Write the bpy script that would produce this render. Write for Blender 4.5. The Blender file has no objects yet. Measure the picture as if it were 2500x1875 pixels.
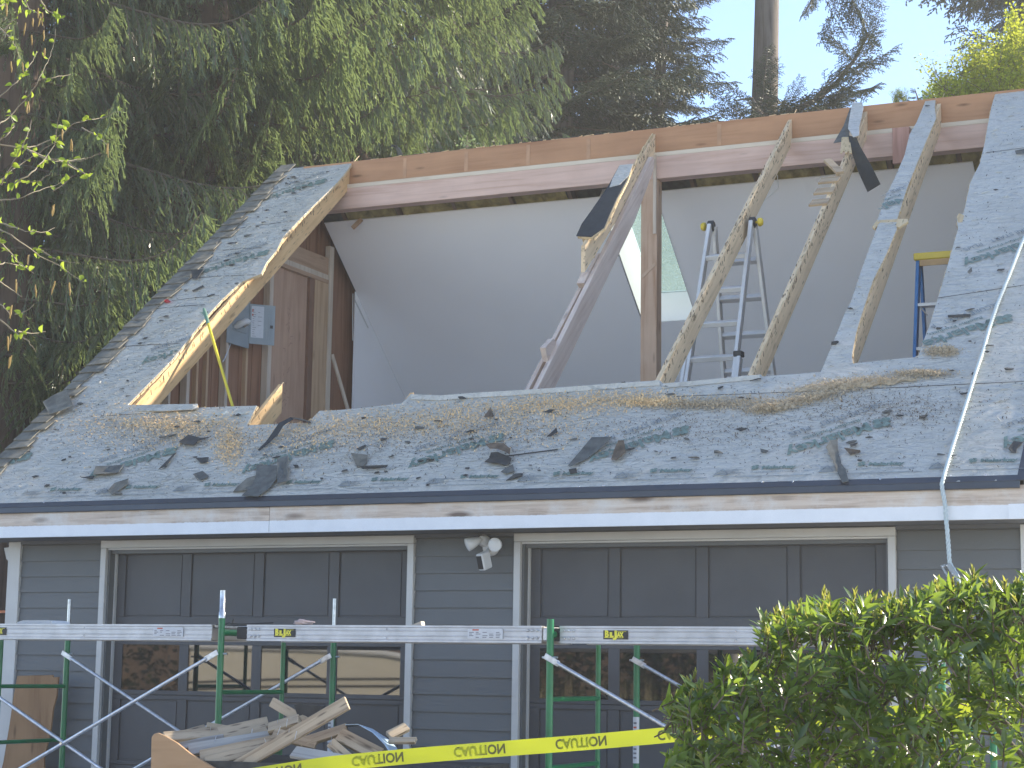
import bpy, bmesh, math, random
from mathutils import Vector, Matrix
rnd = random.Random(7)
S = bpy.context.scene
COL = S.collection
rad = math.radians
V3 = Vector

# ------------------------------------------------------------------ camera
FPX, YAW, PIT, ROL = 4690.0, rad(24.45), rad(8.53), rad(0.85)
Fw = V3((-math.sin(YAW)*math.cos(PIT), math.cos(YAW)*math.cos(PIT), math.sin(PIT)))
R0v = V3((math.cos(YAW), math.sin(YAW), 0)); U0v = R0v.cross(Fw)
Rv = R0v*math.cos(ROL) + U0v*math.sin(ROL)
Uv = -R0v*math.sin(ROL) + U0v*math.cos(ROL)
CAM = V3((0, 0, 1.6))
cd = bpy.data.cameras.new('camera'); cam = bpy.data.objects.new('camera', cd); COL.objects.link(cam)
cd.sensor_fit = 'HORIZONTAL'; cd.sensor_width = 36; cd.lens = 36*FPX/2500
cd.clip_start = 0.1; cd.clip_end = 2000
M = Matrix((Rv, Uv, -Fw)).transposed().to_4x4(); M.translation = CAM
cam.matrix_world = M
S.camera = cam

# ------------------------------------------------------------------ light
PROFILE, SAZ = rad(41.7), rad(46)
SUN = V3((math.tan(SAZ), 1, math.tan(PROFILE))).normalized()
VEIL_DENSITY = 0.0018  # density of the added volume that lifts the blacks like lens flare
EL = math.asin(SUN.z)
w = bpy.data.worlds.new('World'); S.world = w; w.use_nodes = True
nt = w.node_tree; nt.nodes.clear()
sky = nt.nodes.new('ShaderNodeTexSky'); sky.sky_type = 'NISHITA'; sky.sun_disc = False
sky.sun_elevation = EL; sky.sun_rotation = SAZ; sky.air_density = 0.75; sky.dust_density = 0.0; sky.ozone_density = 2.5
bg = nt.nodes.new('ShaderNodeBackground'); bg.inputs[1].default_value = 0.15
wo = nt.nodes.new('ShaderNodeOutputWorld')
hs = nt.nodes.new('ShaderNodeHueSaturation'); hs.inputs['Saturation'].default_value = 0.93; nt.links.new(sky.outputs[0], hs.inputs['Color']); nt.links.new(hs.outputs[0], bg.inputs[0]); nt.links.new(bg.outputs[0], wo.inputs[0])
sl = bpy.data.lights.new('sun', 'SUN'); sl.energy = 5.0; sl.angle = rad(0.53); sl.color = (1, 0.90, 0.73)
so = bpy.data.objects.new('sun', sl); COL.objects.link(so); so.rotation_euler = SUN.to_track_quat('Z', 'Y').to_euler()
so.location = SUN*60
S.view_settings.view_transform = 'Standard'; S.view_settings.look = 'None'
S.view_settings.exposure = 1.35; S.view_settings.gamma = 1.0; S.view_settings.use_curve_mapping = False
S.render.engine = 'CYCLES'
cy = S.cycles; cy.use_denoising = True; cy.max_bounces = 8; cy.diffuse_bounces = 4; cy.transparent_max_bounces = 16
cy.glossy_bounces = 3; cy.transmission_bounces = 4; cy.sample_clamp_indirect = 8; cy.use_adaptive_sampling = True; cy.adaptive_threshold = 0.02
cy.caustics_reflective = False; cy.caustics_refractive = False

# ------------------------------------------------------------------ measuring: where a sight line meets a plane of the place
def ray(px, py): return Fw + Rv*((px-1250)/FPX) - Uv*((py-937.5)/FPX)
def hit(px, py, n, c):
    d = ray(px, py); n = V3(n); return CAM + d*((c-n.dot(CAM))/n.dot(d))
def onX(px, py, X): return hit(px, py, (1, 0, 0), X)
def onY(px, py, Y): return hit(px, py, (0, 1, 0), Y)
def onZ(px, py, Z): return hit(px, py, (0, 0, 1), Z)
def deep(px, py, d): return CAM + ray(px, py)*d
def crop(s, ox, oy): return lambda x, y: (ox+x/s, oy+y/s)
SL = rad(39.8); TS = math.tan(SL); CS = math.cos(SL); SN = math.sin(SL)
EY, EZ = 12.37, 2.846                       # eave fold of the roof plane
def rl(px, py, n=0.0):                      # roof coordinates (x, up the slope, off the plane)
    h = hit(px, py, (0, -SN, CS), -SN*EY + CS*EZ + n)
    d = h - V3((0, EY, EZ)); return (h.x, d.y*CS + d.z*SN)
def rw(x, v, n=0.0): return V3((x, EY + v*CS - n*SN, EZ + v*SN + n*CS))
RS = Matrix.Rotation(SL, 3, 'X')
RO = V3((0, EY, EZ))
RIDGE_V = 6.335
RY = EY + RIDGE_V*CS; RZ = EZ + RIDGE_V*SN
WALL = 12.83                                # face of the front wall
GX = -10.25                                 # inner face of the gable framing

# ------------------------------------------------------------------ materials
MATS = {}
def new_mat(name):
    m = bpy.data.materials.new(name); m.use_nodes = True; MATS[name] = m
    n = m.node_tree; b = n.nodes['Principled BSDF']; return m, n, b
def lk(n, a, b): n.links.new(a, b)
def texco(n, scale=(1, 1, 1), rand=True):
    tc = n.nodes.new('ShaderNodeTexCoord'); mp = n.nodes.new('ShaderNodeMapping'); mp.inputs['Scale'].default_value = scale
    lk(n, tc.outputs['Object'], mp.inputs['Vector'])
    if rand:
        oi = n.nodes.new('ShaderNodeObjectInfo'); mu = n.nodes.new('ShaderNodeMath'); mu.operation = 'MULTIPLY'; mu.inputs[1].default_value = 37.0
        lk(n, oi.outputs['Random'], mu.inputs[0]); lk(n, mu.outputs[0], mp.inputs['Location'])
    return mp.outputs[0]
def noise(n, vec, scale, detail=4, rough=0.55, dist=0.0):
    t = n.nodes.new('ShaderNodeTexNoise'); t.inputs['Scale'].default_value = scale; t.inputs['Detail'].default_value = detail
    t.inputs['Roughness'].default_value = rough; t.inputs['Distortion'].default_value = dist; lk(n, vec, t.inputs['Vector']); return t.outputs['Fac']
def ramp(n, fac, stops):
    r = n.nodes.new('ShaderNodeValToRGB'); e = r.color_ramp.elements
    while len(e) < len(stops): e.new(0.5)
    for i, (p, c) in enumerate(stops): e[i].position = p; e[i].color = (c[0], c[1], c[2], 1) if not isinstance(c, (int, float)) else (c, c, c, 1)
    lk(n, fac, r.inputs[0]); return r.outputs[0]
def mixc(n, fac, a, b, mode='MIX'):
    m = n.nodes.new('ShaderNodeMix'); m.data_type = 'RGBA'; m.blend_type = mode
    for s, v in ((m.inputs[0], fac), (m.inputs[6], a), (m.inputs[7], b)):
        if isinstance(v, (int, float)): s.default_value = v
        elif isinstance(v, (tuple, list)): s.default_value = (v[0], v[1], v[2], 1)
        else: lk(n, v, s)
    return m.outputs[2]
def bump(n, b, h, strength=0.3, dist=0.01):
    bp = n.nodes.new('ShaderNodeBump'); bp.inputs['Strength'].default_value = strength; bp.inputs['Distance'].default_value = dist
    lk(n, h, bp.inputs['Height']); lk(n, bp.outputs[0], b.inputs['Normal'])
def sc(c, k): return tuple(min(1, x*k) for x in c)
def plain(name, c, rough=0.6, metal=0.0, var=0.18, scale=6.0, bs=0.15, spec=0.5, bscale=60, rand=True):
    m, n, b = new_mat(name); v = texco(n, rand=rand); f = noise(n, v, scale, 5)
    col = ramp(n, f, [(0.3, sc(c, 1-var)), (0.7, sc(c, 1+var))])
    lk(n, col, b.inputs['Base Color']); b.inputs['Roughness'].default_value = rough; b.inputs['Metallic'].default_value = metal
    b.inputs['Specular IOR Level'].default_value = spec
    if bs: bump(n, b, noise(n, v, bscale, 3), bs, 0.004)
    return m
def wood(name, light, dark, axis='X', grain=1.0, rough=0.65, knots=0.5, nails=0.0, stain=None):
    m, n, b = new_mat(name); L, W = 1.1, 26*grain
    s = {'X': (L, W, W), 'Y': (W, L, W), 'Z': (W, W, L)}[axis]
    v = texco(n, s); f = noise(n, v, 1.0, 5, 0.6, 0.6)
    col = ramp(n, f, [(0.28, dark), (0.5, light), (0.72, sc(light, 1.12))])
    v2 = texco(n, {'X': (2.2, 9, 9), 'Y': (9, 2.2, 9), 'Z': (9, 9, 2.2)}[axis])
    vo = n.nodes.new('ShaderNodeTexVoronoi'); vo.inputs['Scale'].default_value = 0.9; lk(n, v2, vo.inputs['Vector'])
    kn = ramp(n, vo.outputs['Distance'], [(0.05, 1), (0.16, 0)])
    col = mixc(n, mixc(n, 1.0, kn, (knots,)*3, 'MULTIPLY'), col, sc(dark, 0.45))
    v3 = texco(n, (1, 1, 1)); g = noise(n, v3, 3.0, 3)
    col = mixc(n, ramp(n, g, [(0.35, 0.0), (0.75, 0.35)]), col, sc(dark, 0.85) if stain is None else stain)
    if nails:
        v4 = texco(n, {'X': (7, 40, 40), 'Y': (40, 7, 40), 'Z': (40, 40, 7)}[axis]); vn = n.nodes.new('ShaderNodeTexVoronoi'); lk(n, v4, vn.inputs['Vector']); vn.inputs['Scale'].default_value = 0.9
        col = mixc(n, mixc(n, 1.0, ramp(n, vn.outputs['Distance'], [(0.12, 1), (0.27, 0)]), (nails,)*3, 'MULTIPLY'), col, (0.09, 0.06, 0.04))
    lk(n, col, b.inputs['Base Color']); b.inputs['Roughness'].default_value = rough; b.inputs['Specular IOR Level'].default_value = 0.3
    bump(n, b, f, 0.25, 0.003); return m
def leafm(name, c, trans=0.45, rough=0.45, var=0.35, tc=None, spec=0.4):
    m, n, b = new_mat(name); oi = n.nodes.new('ShaderNodeObjectInfo'); gm = n.nodes.new('ShaderNodeNewGeometry')
    f = noise(n, gm.outputs['Position'], 2.3, 3); f2 = noise(n, gm.outputs['Position'], 31.0, 2)
    mu = n.nodes.new('ShaderNodeMath'); mu.operation = 'ADD'; lk(n, f, mu.inputs[0]); lk(n, f2, mu.inputs[1])
    mm = n.nodes.new('ShaderNodeMath'); mm.operation = 'MULTIPLY'; mm.inputs[1].default_value = 0.5; lk(n, mu.outputs[0], mm.inputs[0])
    col = ramp(n, mm.outputs[0], [(0.35, sc(c, 1-var)), (0.65, sc(c, 1+var))])
    lk(n, col, b.inputs['Base Color']); b.inputs['Roughness'].default_value = rough; b.inputs['Specular IOR Level'].default_value = spec
    if trans:
        t = n.nodes.new('ShaderNodeBsdfTranslucent'); mx = n.nodes.new('ShaderNodeMixShader'); mx.inputs[0].default_value = trans
        lk(n, mixc(n, 0.55, col, tc if tc else sc(c, 1.5)), t.inputs[0]); lk(n, b.outputs[0], mx.inputs[1]); lk(n, t.outputs[0], mx.inputs[2])
        lk(n, mx.outputs[0], n.nodes['Material Output'].inputs[0])
    return m

m_siding = plain('siding_paint', (0.138, 0.140, 0.138), 0.55, var=0.05, scale=2, bs=0.25, bscale=90)
m_trim = plain('trim_paint', (0.60, 0.575, 0.535), 0.5, var=0.06, scale=3, bs=0.1)
m_door = plain('garage_door_paint', (0.080, 0.078, 0.080), 0.5, var=0.12, scale=2.2, bs=0.25, bscale=120)
m_soffit = plain('soffit_paint', (0.12, 0.125, 0.135), 0.6, var=0.06)
m_dryw = plain('drywall', (0.88, 0.862, 0.868), 0.8, var=0.02, scale=1.2, bs=0.05)
m_dark = plain('dark_interior', (0.03, 0.03, 0.032), 0.8)
m_drip = plain('drip_metal', (0.040, 0.046, 0.058), 0.38, 0.0, var=0.15, scale=4, bs=0.05, spec=0.6)
m_nail = plain('nail_metal', (0.75, 0.75, 0.75), 0.25, 1.0, var=0.05, bs=0)
m_alu = plain('aluminium', (0.66, 0.64, 0.61), 0.55, 0.5, var=0.08, scale=5, bs=0.03)
m_alu2 = plain('plank_aluminium', (0.50, 0.50, 0.51), 0.42, 0.85, var=0.15, scale=9, bs=0.03)
m_galv = plain('galvanised_steel', (0.62, 0.63, 0.64), 0.35, 0.9, var=0.2, scale=30, bs=0.05)
m_green = plain('green_enamel', (0.006, 0.150, 0.052), 0.32, 0.0, var=0.22, scale=9, bs=0.04, spec=0.6)
m_black = plain('black_rubber', (0.02, 0.02, 0.022), 0.55, var=0.3)
m_pblack = plain('sticker_black', (0.018, 0.018, 0.02), 0.4, bs=0)
m_pyel = plain('sticker_yellow', (0.75, 0.68, 0.06), 0.4, var=0.05, bs=0)
m_pwhite = plain('sticker_white', (0.55, 0.56, 0.58), 0.4, var=0.06, scale=30, bs=0)
m_ptext = plain('sticker_print', (0.16, 0.16, 0.18), 0.5, bs=0)
m_pred = plain('sticker_red', (0.50, 0.10, 0.05), 0.5, bs=0)
m_whitepl = plain('white_plastic', (0.70, 0.69, 0.67), 0.4, var=0.04, bs=0.02)
m_lens = plain('lens_glass', (0.80, 0.79, 0.78), 0.15, var=0.03, bs=0)
m_greybox = plain('grey_enamel', (0.27, 0.31, 0.33), 0.42, var=0.06, bs=0.04)
m_blue = plain('blue_fibreglass', (0.035, 0.17, 0.42), 0.45, var=0.15)
m_yellow = plain('yellow_plastic', (0.62, 0.45, 0.03), 0.45, var=0.12)
m_ypole = plain('yellow_pole_paint', (0.66, 0.52, 0.03), 0.4, var=0.10)
m_gcap = plain('green_cap', (0.10, 0.20, 0.14), 0.5)
m_rope = plain('rope_fibre', (0.50, 0.57, 0.58), 0.65, var=0.12, scale=40)
m_ins = plain('insulation_batt', (0.30, 0.25, 0.10), 0.95, var=0.55, scale=9, bs=0.9, bscale=25)
m_felt = plain('black_felt', (0.022, 0.026, 0.03), 0.75, var=0.25, scale=20, bs=0.3)
m_scrap = plain('shingle_grey', (0.105, 0.108, 0.100), 0.85, var=0.35, scale=14, bs=0.6, bscale=160)
m_scrapd = plain('shingle_dark', (0.045, 0.045, 0.043), 0.8, var=0.35, scale=14, bs=0.6, bscale=160)
m_scrapb = plain('shingle_brown', (0.13, 0.095, 0.065), 0.85, var=0.4, scale=14, bs=0.6, bscale=160)
m_shing = plain('shingle_weathered', (0.150, 0.142, 0.118), 0.9, var=0.45, scale=10, bs=0.7, bscale=150)
m_saw = plain('sawdust_chip', (0.74, 0.51, 0.26), 0.8, var=0.35, scale=40, bs=0, rand=False)
m_sawd = plain('sawdust_pile', (0.46, 0.36, 0.235), 0.9, var=0.3, scale=60, bs=0.6, bscale=120, rand=False)
m_rag = plain('rag_cloth', (0.52, 0.40, 0.37), 0.9, var=0.2, scale=20)
m_bag = plain('paper_bag', (0.62, 0.60, 0.58), 0.6, var=0.1)
m_sheetb = plain('blue_vinyl', (0.42, 0.55, 0.68), 0.4, var=0.08)
m_cream = plain('cream_gelcoat', (0.66, 0.60, 0.48), 0.4, var=0.04)
m_orange = plain('orange_paint', (0.55, 0.16, 0.05), 0.5)
m_redpr = plain('red_scrap', (0.45, 0.03, 0.03), 0.5)
m_ground = plain('ground_soil', (0.42, 0.41, 0.38), 0.95, var=0.2, scale=1.5)
m_concrete = plain('driveway_concrete', (0.48, 0.47, 0.45), 0.85, var=0.1, scale=2.0)
w_new = wood('new_fir_x', (0.64, 0.445, 0.36), (0.52, 0.325, 0.245), 'X', 0.7, knots=0.6)
w_newy = wood('new_fir_y', (0.68, 0.55, 0.46), (0.56, 0.41, 0.33), 'Y', 0.8, knots=0.6)
w_newz = wood('new_fir_z', (0.55, 0.375, 0.26), (0.40, 0.225, 0.13), 'Z', 0.7, knots=0.8)
w_pinkz = wood('pink_block_z', (0.50, 0.28, 0.22), (0.38, 0.19, 0.14), 'Z', 0.7, knots=0.8)
w_sap = wood('sapwood_x', (0.66, 0.555, 0.43), (0.58, 0.46, 0.34), 'X', 0.5, knots=0.2)
w_ridge = wood('ridge_board_x', (0.44, 0.235, 0.125), (0.35, 0.17, 0.085), 'X', 0.5, knots=0.9)
w_raf = wood('old_rafter_y', (0.76, 0.57, 0.36), (0.58, 0.42, 0.255), 'Y', 0.9, knots=0.7, nails=0.75)
w_raft = wood('old_rafter_bright_y', (0.68, 0.44, 0.215), (0.50, 0.285, 0.12), 'Y', 0.6, knots=0.8, nails=0.45)
w_shea = wood('sheathing_edge', (0.62, 0.47, 0.28), (0.45, 0.31, 0.16), 'Y', 0.6, knots=0.6, nails=0.5)
w_stud = wood('stud_pale_z', (0.60, 0.50, 0.40), (0.48, 0.37, 0.27), 'Z', 0.9, knots=0.5)
w_frame = wood('frame_tan_z', (0.52, 0.35, 0.215), (0.40, 0.25, 0.14), 'Z', 0.8, knots=0.5)
w_framey = wood('header_tan_y', (0.47, 0.305, 0.20), (0.36, 0.215, 0.13), 'Y', 0.8, knots=0.5)
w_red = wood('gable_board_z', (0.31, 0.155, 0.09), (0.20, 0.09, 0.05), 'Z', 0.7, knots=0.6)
w_ply = wood('plywood_sheet_z', (0.50, 0.315, 0.215), (0.40, 0.235, 0.155), 'Z', 0.5, knots=0.5)
w_lean = wood('plywood_brown_z', (0.33, 0.19, 0.095), (0.20, 0.10, 0.045), 'Z', 0.35, knots=0.8)
w_bin = wood('plywood_tan', (0.46, 0.29, 0.16), (0.38, 0.22, 0.11), 'X', 0.3, knots=0.3)
w_pile = wood('reclaimed_board', (0.50, 0.39, 0.265), (0.27, 0.19, 0.12), 'X', 1.1, knots=0.6, nails=0.7)
w_pilew = wood('weathered_board', (0.46, 0.44, 0.40), (0.25, 0.22, 0.19), 'X', 1.3, knots=0.5, nails=0.5)
w_rough = wood('back_rafter', (0.20, 0.14, 0.10), (0.12, 0.08, 0.05), 'Y', 0.8)
bark = wood('bark', (0.17, 0.145, 0.125), (0.075, 0.06, 0.052), 'Z', 0.5, rough=0.95, knots=0.2)
bark_c = wood('cedar_bark', (0.15, 0.105, 0.08), (0.05, 0.035, 0.028), 'Z', 0.7, rough=0.95, knots=0.1)
twig_m = plain('twig_bark', (0.13, 0.10, 0.07), 0.8, var=0.25)
twig_b = plain('birch_twig', (0.20, 0.165, 0.11), 0.7, var=0.25)
l_cedar = leafm('cedar_spray', (0.098, 0.132, 0.066), 0.42, 0.32, 0.50, (0.31, 0.40, 0.12), 0.65)
l_spruce = leafm('spruce_needles', (0.056, 0.074, 0.036), 0.18, 0.5, 0.40, (0.15, 0.14, 0.05))
l_spruce2 = leafm('far_conifer_needles', (0.040, 0.062, 0.042), 0.25, 0.5, 0.35)
l_maple = leafm('maple_leaf', (0.20, 0.26, 0.03), 0.6, 0.5, 0.40, (0.70, 0.72, 0.06))
l_birch = leafm('birch_leaf', (0.17, 0.24, 0.035), 0.55, 0.4, 0.3, (0.50, 0.60, 0.05))
l_catkin = leafm('birch_catkin', (0.36, 0.26, 0.10), 0.4, 0.6, 0.25, (0.6, 0.42, 0.12))
l_bush = leafm('bush_leaf', (0.060, 0.102, 0.034), 0.46, 0.26, 0.40, (0.46, 0.62, 0.05), 0.7)
l_young = leafm('bush_young_leaf', (0.26, 0.27, 0.06), 0.5, 0.4, 0.25, (0.65, 0.62, 0.10))
l_hedge = leafm('hedge_leaf', (0.040, 0.055, 0.020), 0.25, 0.5, 0.5)
l_straw = leafm('dry_grass', (0.42, 0.36, 0.20), 0.3, 0.7, 0.4)

def fascia_mat():
    m, n, b = new_mat('fascia_board_paint'); tc = n.nodes.new('ShaderNodeTexCoord'); sx = n.nodes.new('ShaderNodeSeparateXYZ'); lk(n, tc.outputs['Object'], sx.inputs[0])
    v = texco(n, (1.5, 30, 30)); f = noise(n, v, 1.0, 6, 0.65, 0.5); v1 = texco(n); g = noise(n, v1, 5.0, 6, 0.7); g2 = noise(n, v1, 25.0, 3)
    bare = ramp(n, f, [(0.3, (0.36, 0.265, 0.20)), (0.52, (0.60, 0.485, 0.39)), (0.75, (0.70, 0.61, 0.52))])
    bare = mixc(n, ramp(n, g, [(0.46, 0), (0.68, 0.65)]), bare, (0.68, 0.66, 0.63))
    vo = n.nodes.new('ShaderNodeTexVoronoi'); lk(n, texco(n, (2.3, 9, 9)), vo.inputs['Vector']); vo.inputs['Scale'].default_value = 1.0
    bare = mixc(n, ramp(n, vo.outputs['Distance'], [(0.12, 0.95), (0.30, 0)]), bare, (0.15, 0.10, 0.075))
    paint = ramp(n, g, [(0.3, (0.74, 0.75, 0.77)), (0.7, (0.82, 0.83, 0.85))])
    a = n.nodes.new('ShaderNodeMath'); a.operation = 'MULTIPLY_ADD'; lk(n, g2, a.inputs[0]); a.inputs[1].default_value = 0.012; lk(n, sx.outputs['Z'], a.inputs[2])
    st = ramp(n, a.outputs[0], [(0.0, 0), (0.004, 1)])
    col = mixc(n, st, paint, bare); lk(n, col, b.inputs['Base Color']); b.inputs['Roughness'].default_value = 0.6; bump(n, b, f, 0.35, 0.003); return m
m_fascia = fascia_mat()

def underlay_mat():
    m, n, b = new_mat('grey_underlayment'); tc = n.nodes.new('ShaderNodeTexCoord'); sx = n.nodes.new('ShaderNodeSeparateXYZ'); lk(n, tc.outputs['Object'], sx.inputs[0])
    vv = n.nodes.new('ShaderNodeMapping'); lk(n, tc.outputs['Object'], vv.inputs['Vector'])
    g = noise(n, vv.outputs[0], 2.2, 6, 0.6); g2 = noise(n, vv.outputs[0], 14, 5, 0.7, 0.8); g3 = noise(n, vv.outputs[0], 70, 3)
    col = ramp(n, g, [(0.3, (0.455, 0.440, 0.390)), (0.7, (0.55, 0.53, 0.475))])
    col = mixc(n, ramp(n, g2, [(0.50, 0), (0.68, 0.5)]), col, (0.27, 0.255, 0.225))      # scuffed dirt
    def lines(period, width, dark, off=0.0):
        nonlocal col
        a = n.nodes.new('ShaderNodeMath'); a.operation = 'ADD'; a.inputs[1].default_value = off+50*period; lk(n, sx.outputs['Y'], a.inputs[0])
        k = n.nodes.new('ShaderNodeMath'); k.operation = 'MODULO'; k.inputs[1].default_value = period; lk(n, a.outputs[0], k.inputs[0])
        l = n.nodes.new('ShaderNodeMath'); l.operation = 'LESS_THAN'; l.inputs[1].default_value = width; lk(n, k.outputs[0], l.inputs[0])
        mm = n.nodes.new('ShaderNodeMath'); mm.operation = 'MULTIPLY'; mm.inputs[1].default_value = dark; lk(n, l.outputs[0], mm.inputs[0])
        col = mixc(n, mm.outputs[0], col, (0.13, 0.16, 0.17))
    lines(0.122, 0.0035, 0.38)
    lk(n, col, b.inputs['Base Color']); b.inputs['Roughness'].default_value = 0.30; b.inputs['Specular IOR Level'].default_value = 0.5
    v2 = n.nodes.new('ShaderNodeMapping'); v2.inputs['Scale'].default_value = (1, 2.2, 1); lk(n, tc.outputs['Object'], v2.inputs['Vector'])
    w1 = noise(n, v2.outputs[0], 5.5, 4, 0.5, 1.6)
    ad = n.nodes.new('ShaderNodeMath'); ad.operation = 'MULTIPLY_ADD'; lk(n, g3, ad.inputs[0]); ad.inputs[1].default_value = 0.10; lk(n, w1, ad.inputs[2])
    bump(n, b, ad.outputs[0], 0.75, 0.035); return m
m_under = underlay_mat()
m_print = plain('green_print', (0.155, 0.215, 0.185), 0.5, var=0.3, scale=25, bs=0)
m_printg = plain('grey_print', (0.24, 0.265, 0.27), 0.5, var=0.3, scale=25, bs=0)

def glass_mat(name, tint, ior, alpha):
    m, n, b = new_mat(name); b.inputs['Base Color'].default_value = (*tint, 1); b.inputs['Roughness'].default_value = 0.02
    b.inputs['IOR'].default_value = ior
    if alpha < 1:
        t = n.nodes.new('ShaderNodeBsdfTransparent'); t.inputs[0].default_value = (0.86, 0.92, 0.92, 1)
        g = n.nodes.new('ShaderNodeBsdfGlossy'); g.inputs['Roughness'].default_value = 0.03
        mx = n.nodes.new('ShaderNodeMixShader'); mx.inputs[0].default_value = 0.10
        lk(n, t.outputs[0], mx.inputs[1]); lk(n, g.outputs[0], mx.inputs[2])
        tr = n.nodes.new('ShaderNodeBsdfTranslucent'); tr.inputs[0].default_value = (0.30, 0.40, 0.40, 1); m3 = n.nodes.new('ShaderNodeMixShader'); m3.inputs[0].default_value = 0.30
        lk(n, mx.outputs[0], m3.inputs[1]); lk(n, tr.outputs[0], m3.inputs[2]); lk(n, m3.outputs[0], n.nodes['Material Output'].inputs[0])
    return m
m_pane = glass_mat('window_glass', (0.012, 0.014, 0.016), 2.15, 1)
m_sky = glass_mat('skylight_glass', (0.5, 0.6, 0.6), 1.5, 0.2)
def tape_mat():
    m, n, b = new_mat('caution_tape'); c = (0.48, 0.53, 0.03)
    v = texco(n); f = noise(n, v, 3, 3)
    lk(n, ramp(n, f, [(0.3, (0.40, 0.44, 0.02)), (0.7, (0.48, 0.52, 0.03))]), b.inputs['Base Color']); b.inputs['Roughness'].default_value = 0.35
    t = n.nodes.new('ShaderNodeBsdfTranslucent'); t.inputs[0].default_value = (*c, 1); mx = n.nodes.new('ShaderNodeMixShader'); mx.inputs[0].default_value = 0.45
    lk(n, b.outputs[0], mx.inputs[1]); lk(n, t.outputs[0], mx.inputs[2]); lk(n, mx.outputs[0], n.nodes['Material Output'].inputs[0])
    bump(n, b, f, 0.3, 0.02); return m
m_tape = tape_mat()
m_tapetxt = plain('tape_print', (0.10, 0.10, 0.02), 0.5, var=0.1, bs=0)

# ------------------------------------------------------------------ objects
WLOC = {}; WROT = {}
def tag(o, label=None, cat=None, group=None, kind=None):
    if label: o['label'] = label
    if cat: o['category'] = cat
    if group: o['group'] = group
    if kind: o['kind'] = kind
    return o
def place(o, world, parent=None):
    COL.objects.link(o)
    if parent:
        o.parent = parent; pr_ = WROT.get(parent.name); o.location = V3(world) - WLOC[parent.name]; mine = o.rotation_euler.to_matrix()
        if pr_ is not None: o.location = pr_.transposed() @ o.location; o.rotation_euler = (pr_.transposed() @ mine).to_euler()
    else: o.location = V3(world); mine = o.rotation_euler.to_matrix()
    if any(abs(a) > 1e-6 for a in mine.to_euler()): WROT[o.name] = mine
    WLOC[o.name] = V3(world); return o
def thing(name, loc, label, cat, group=None):
    o = bpy.data.objects.new(name, None); o.empty_display_size = 0.2; place(o, loc); return tag(o, label, cat, group)

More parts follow.
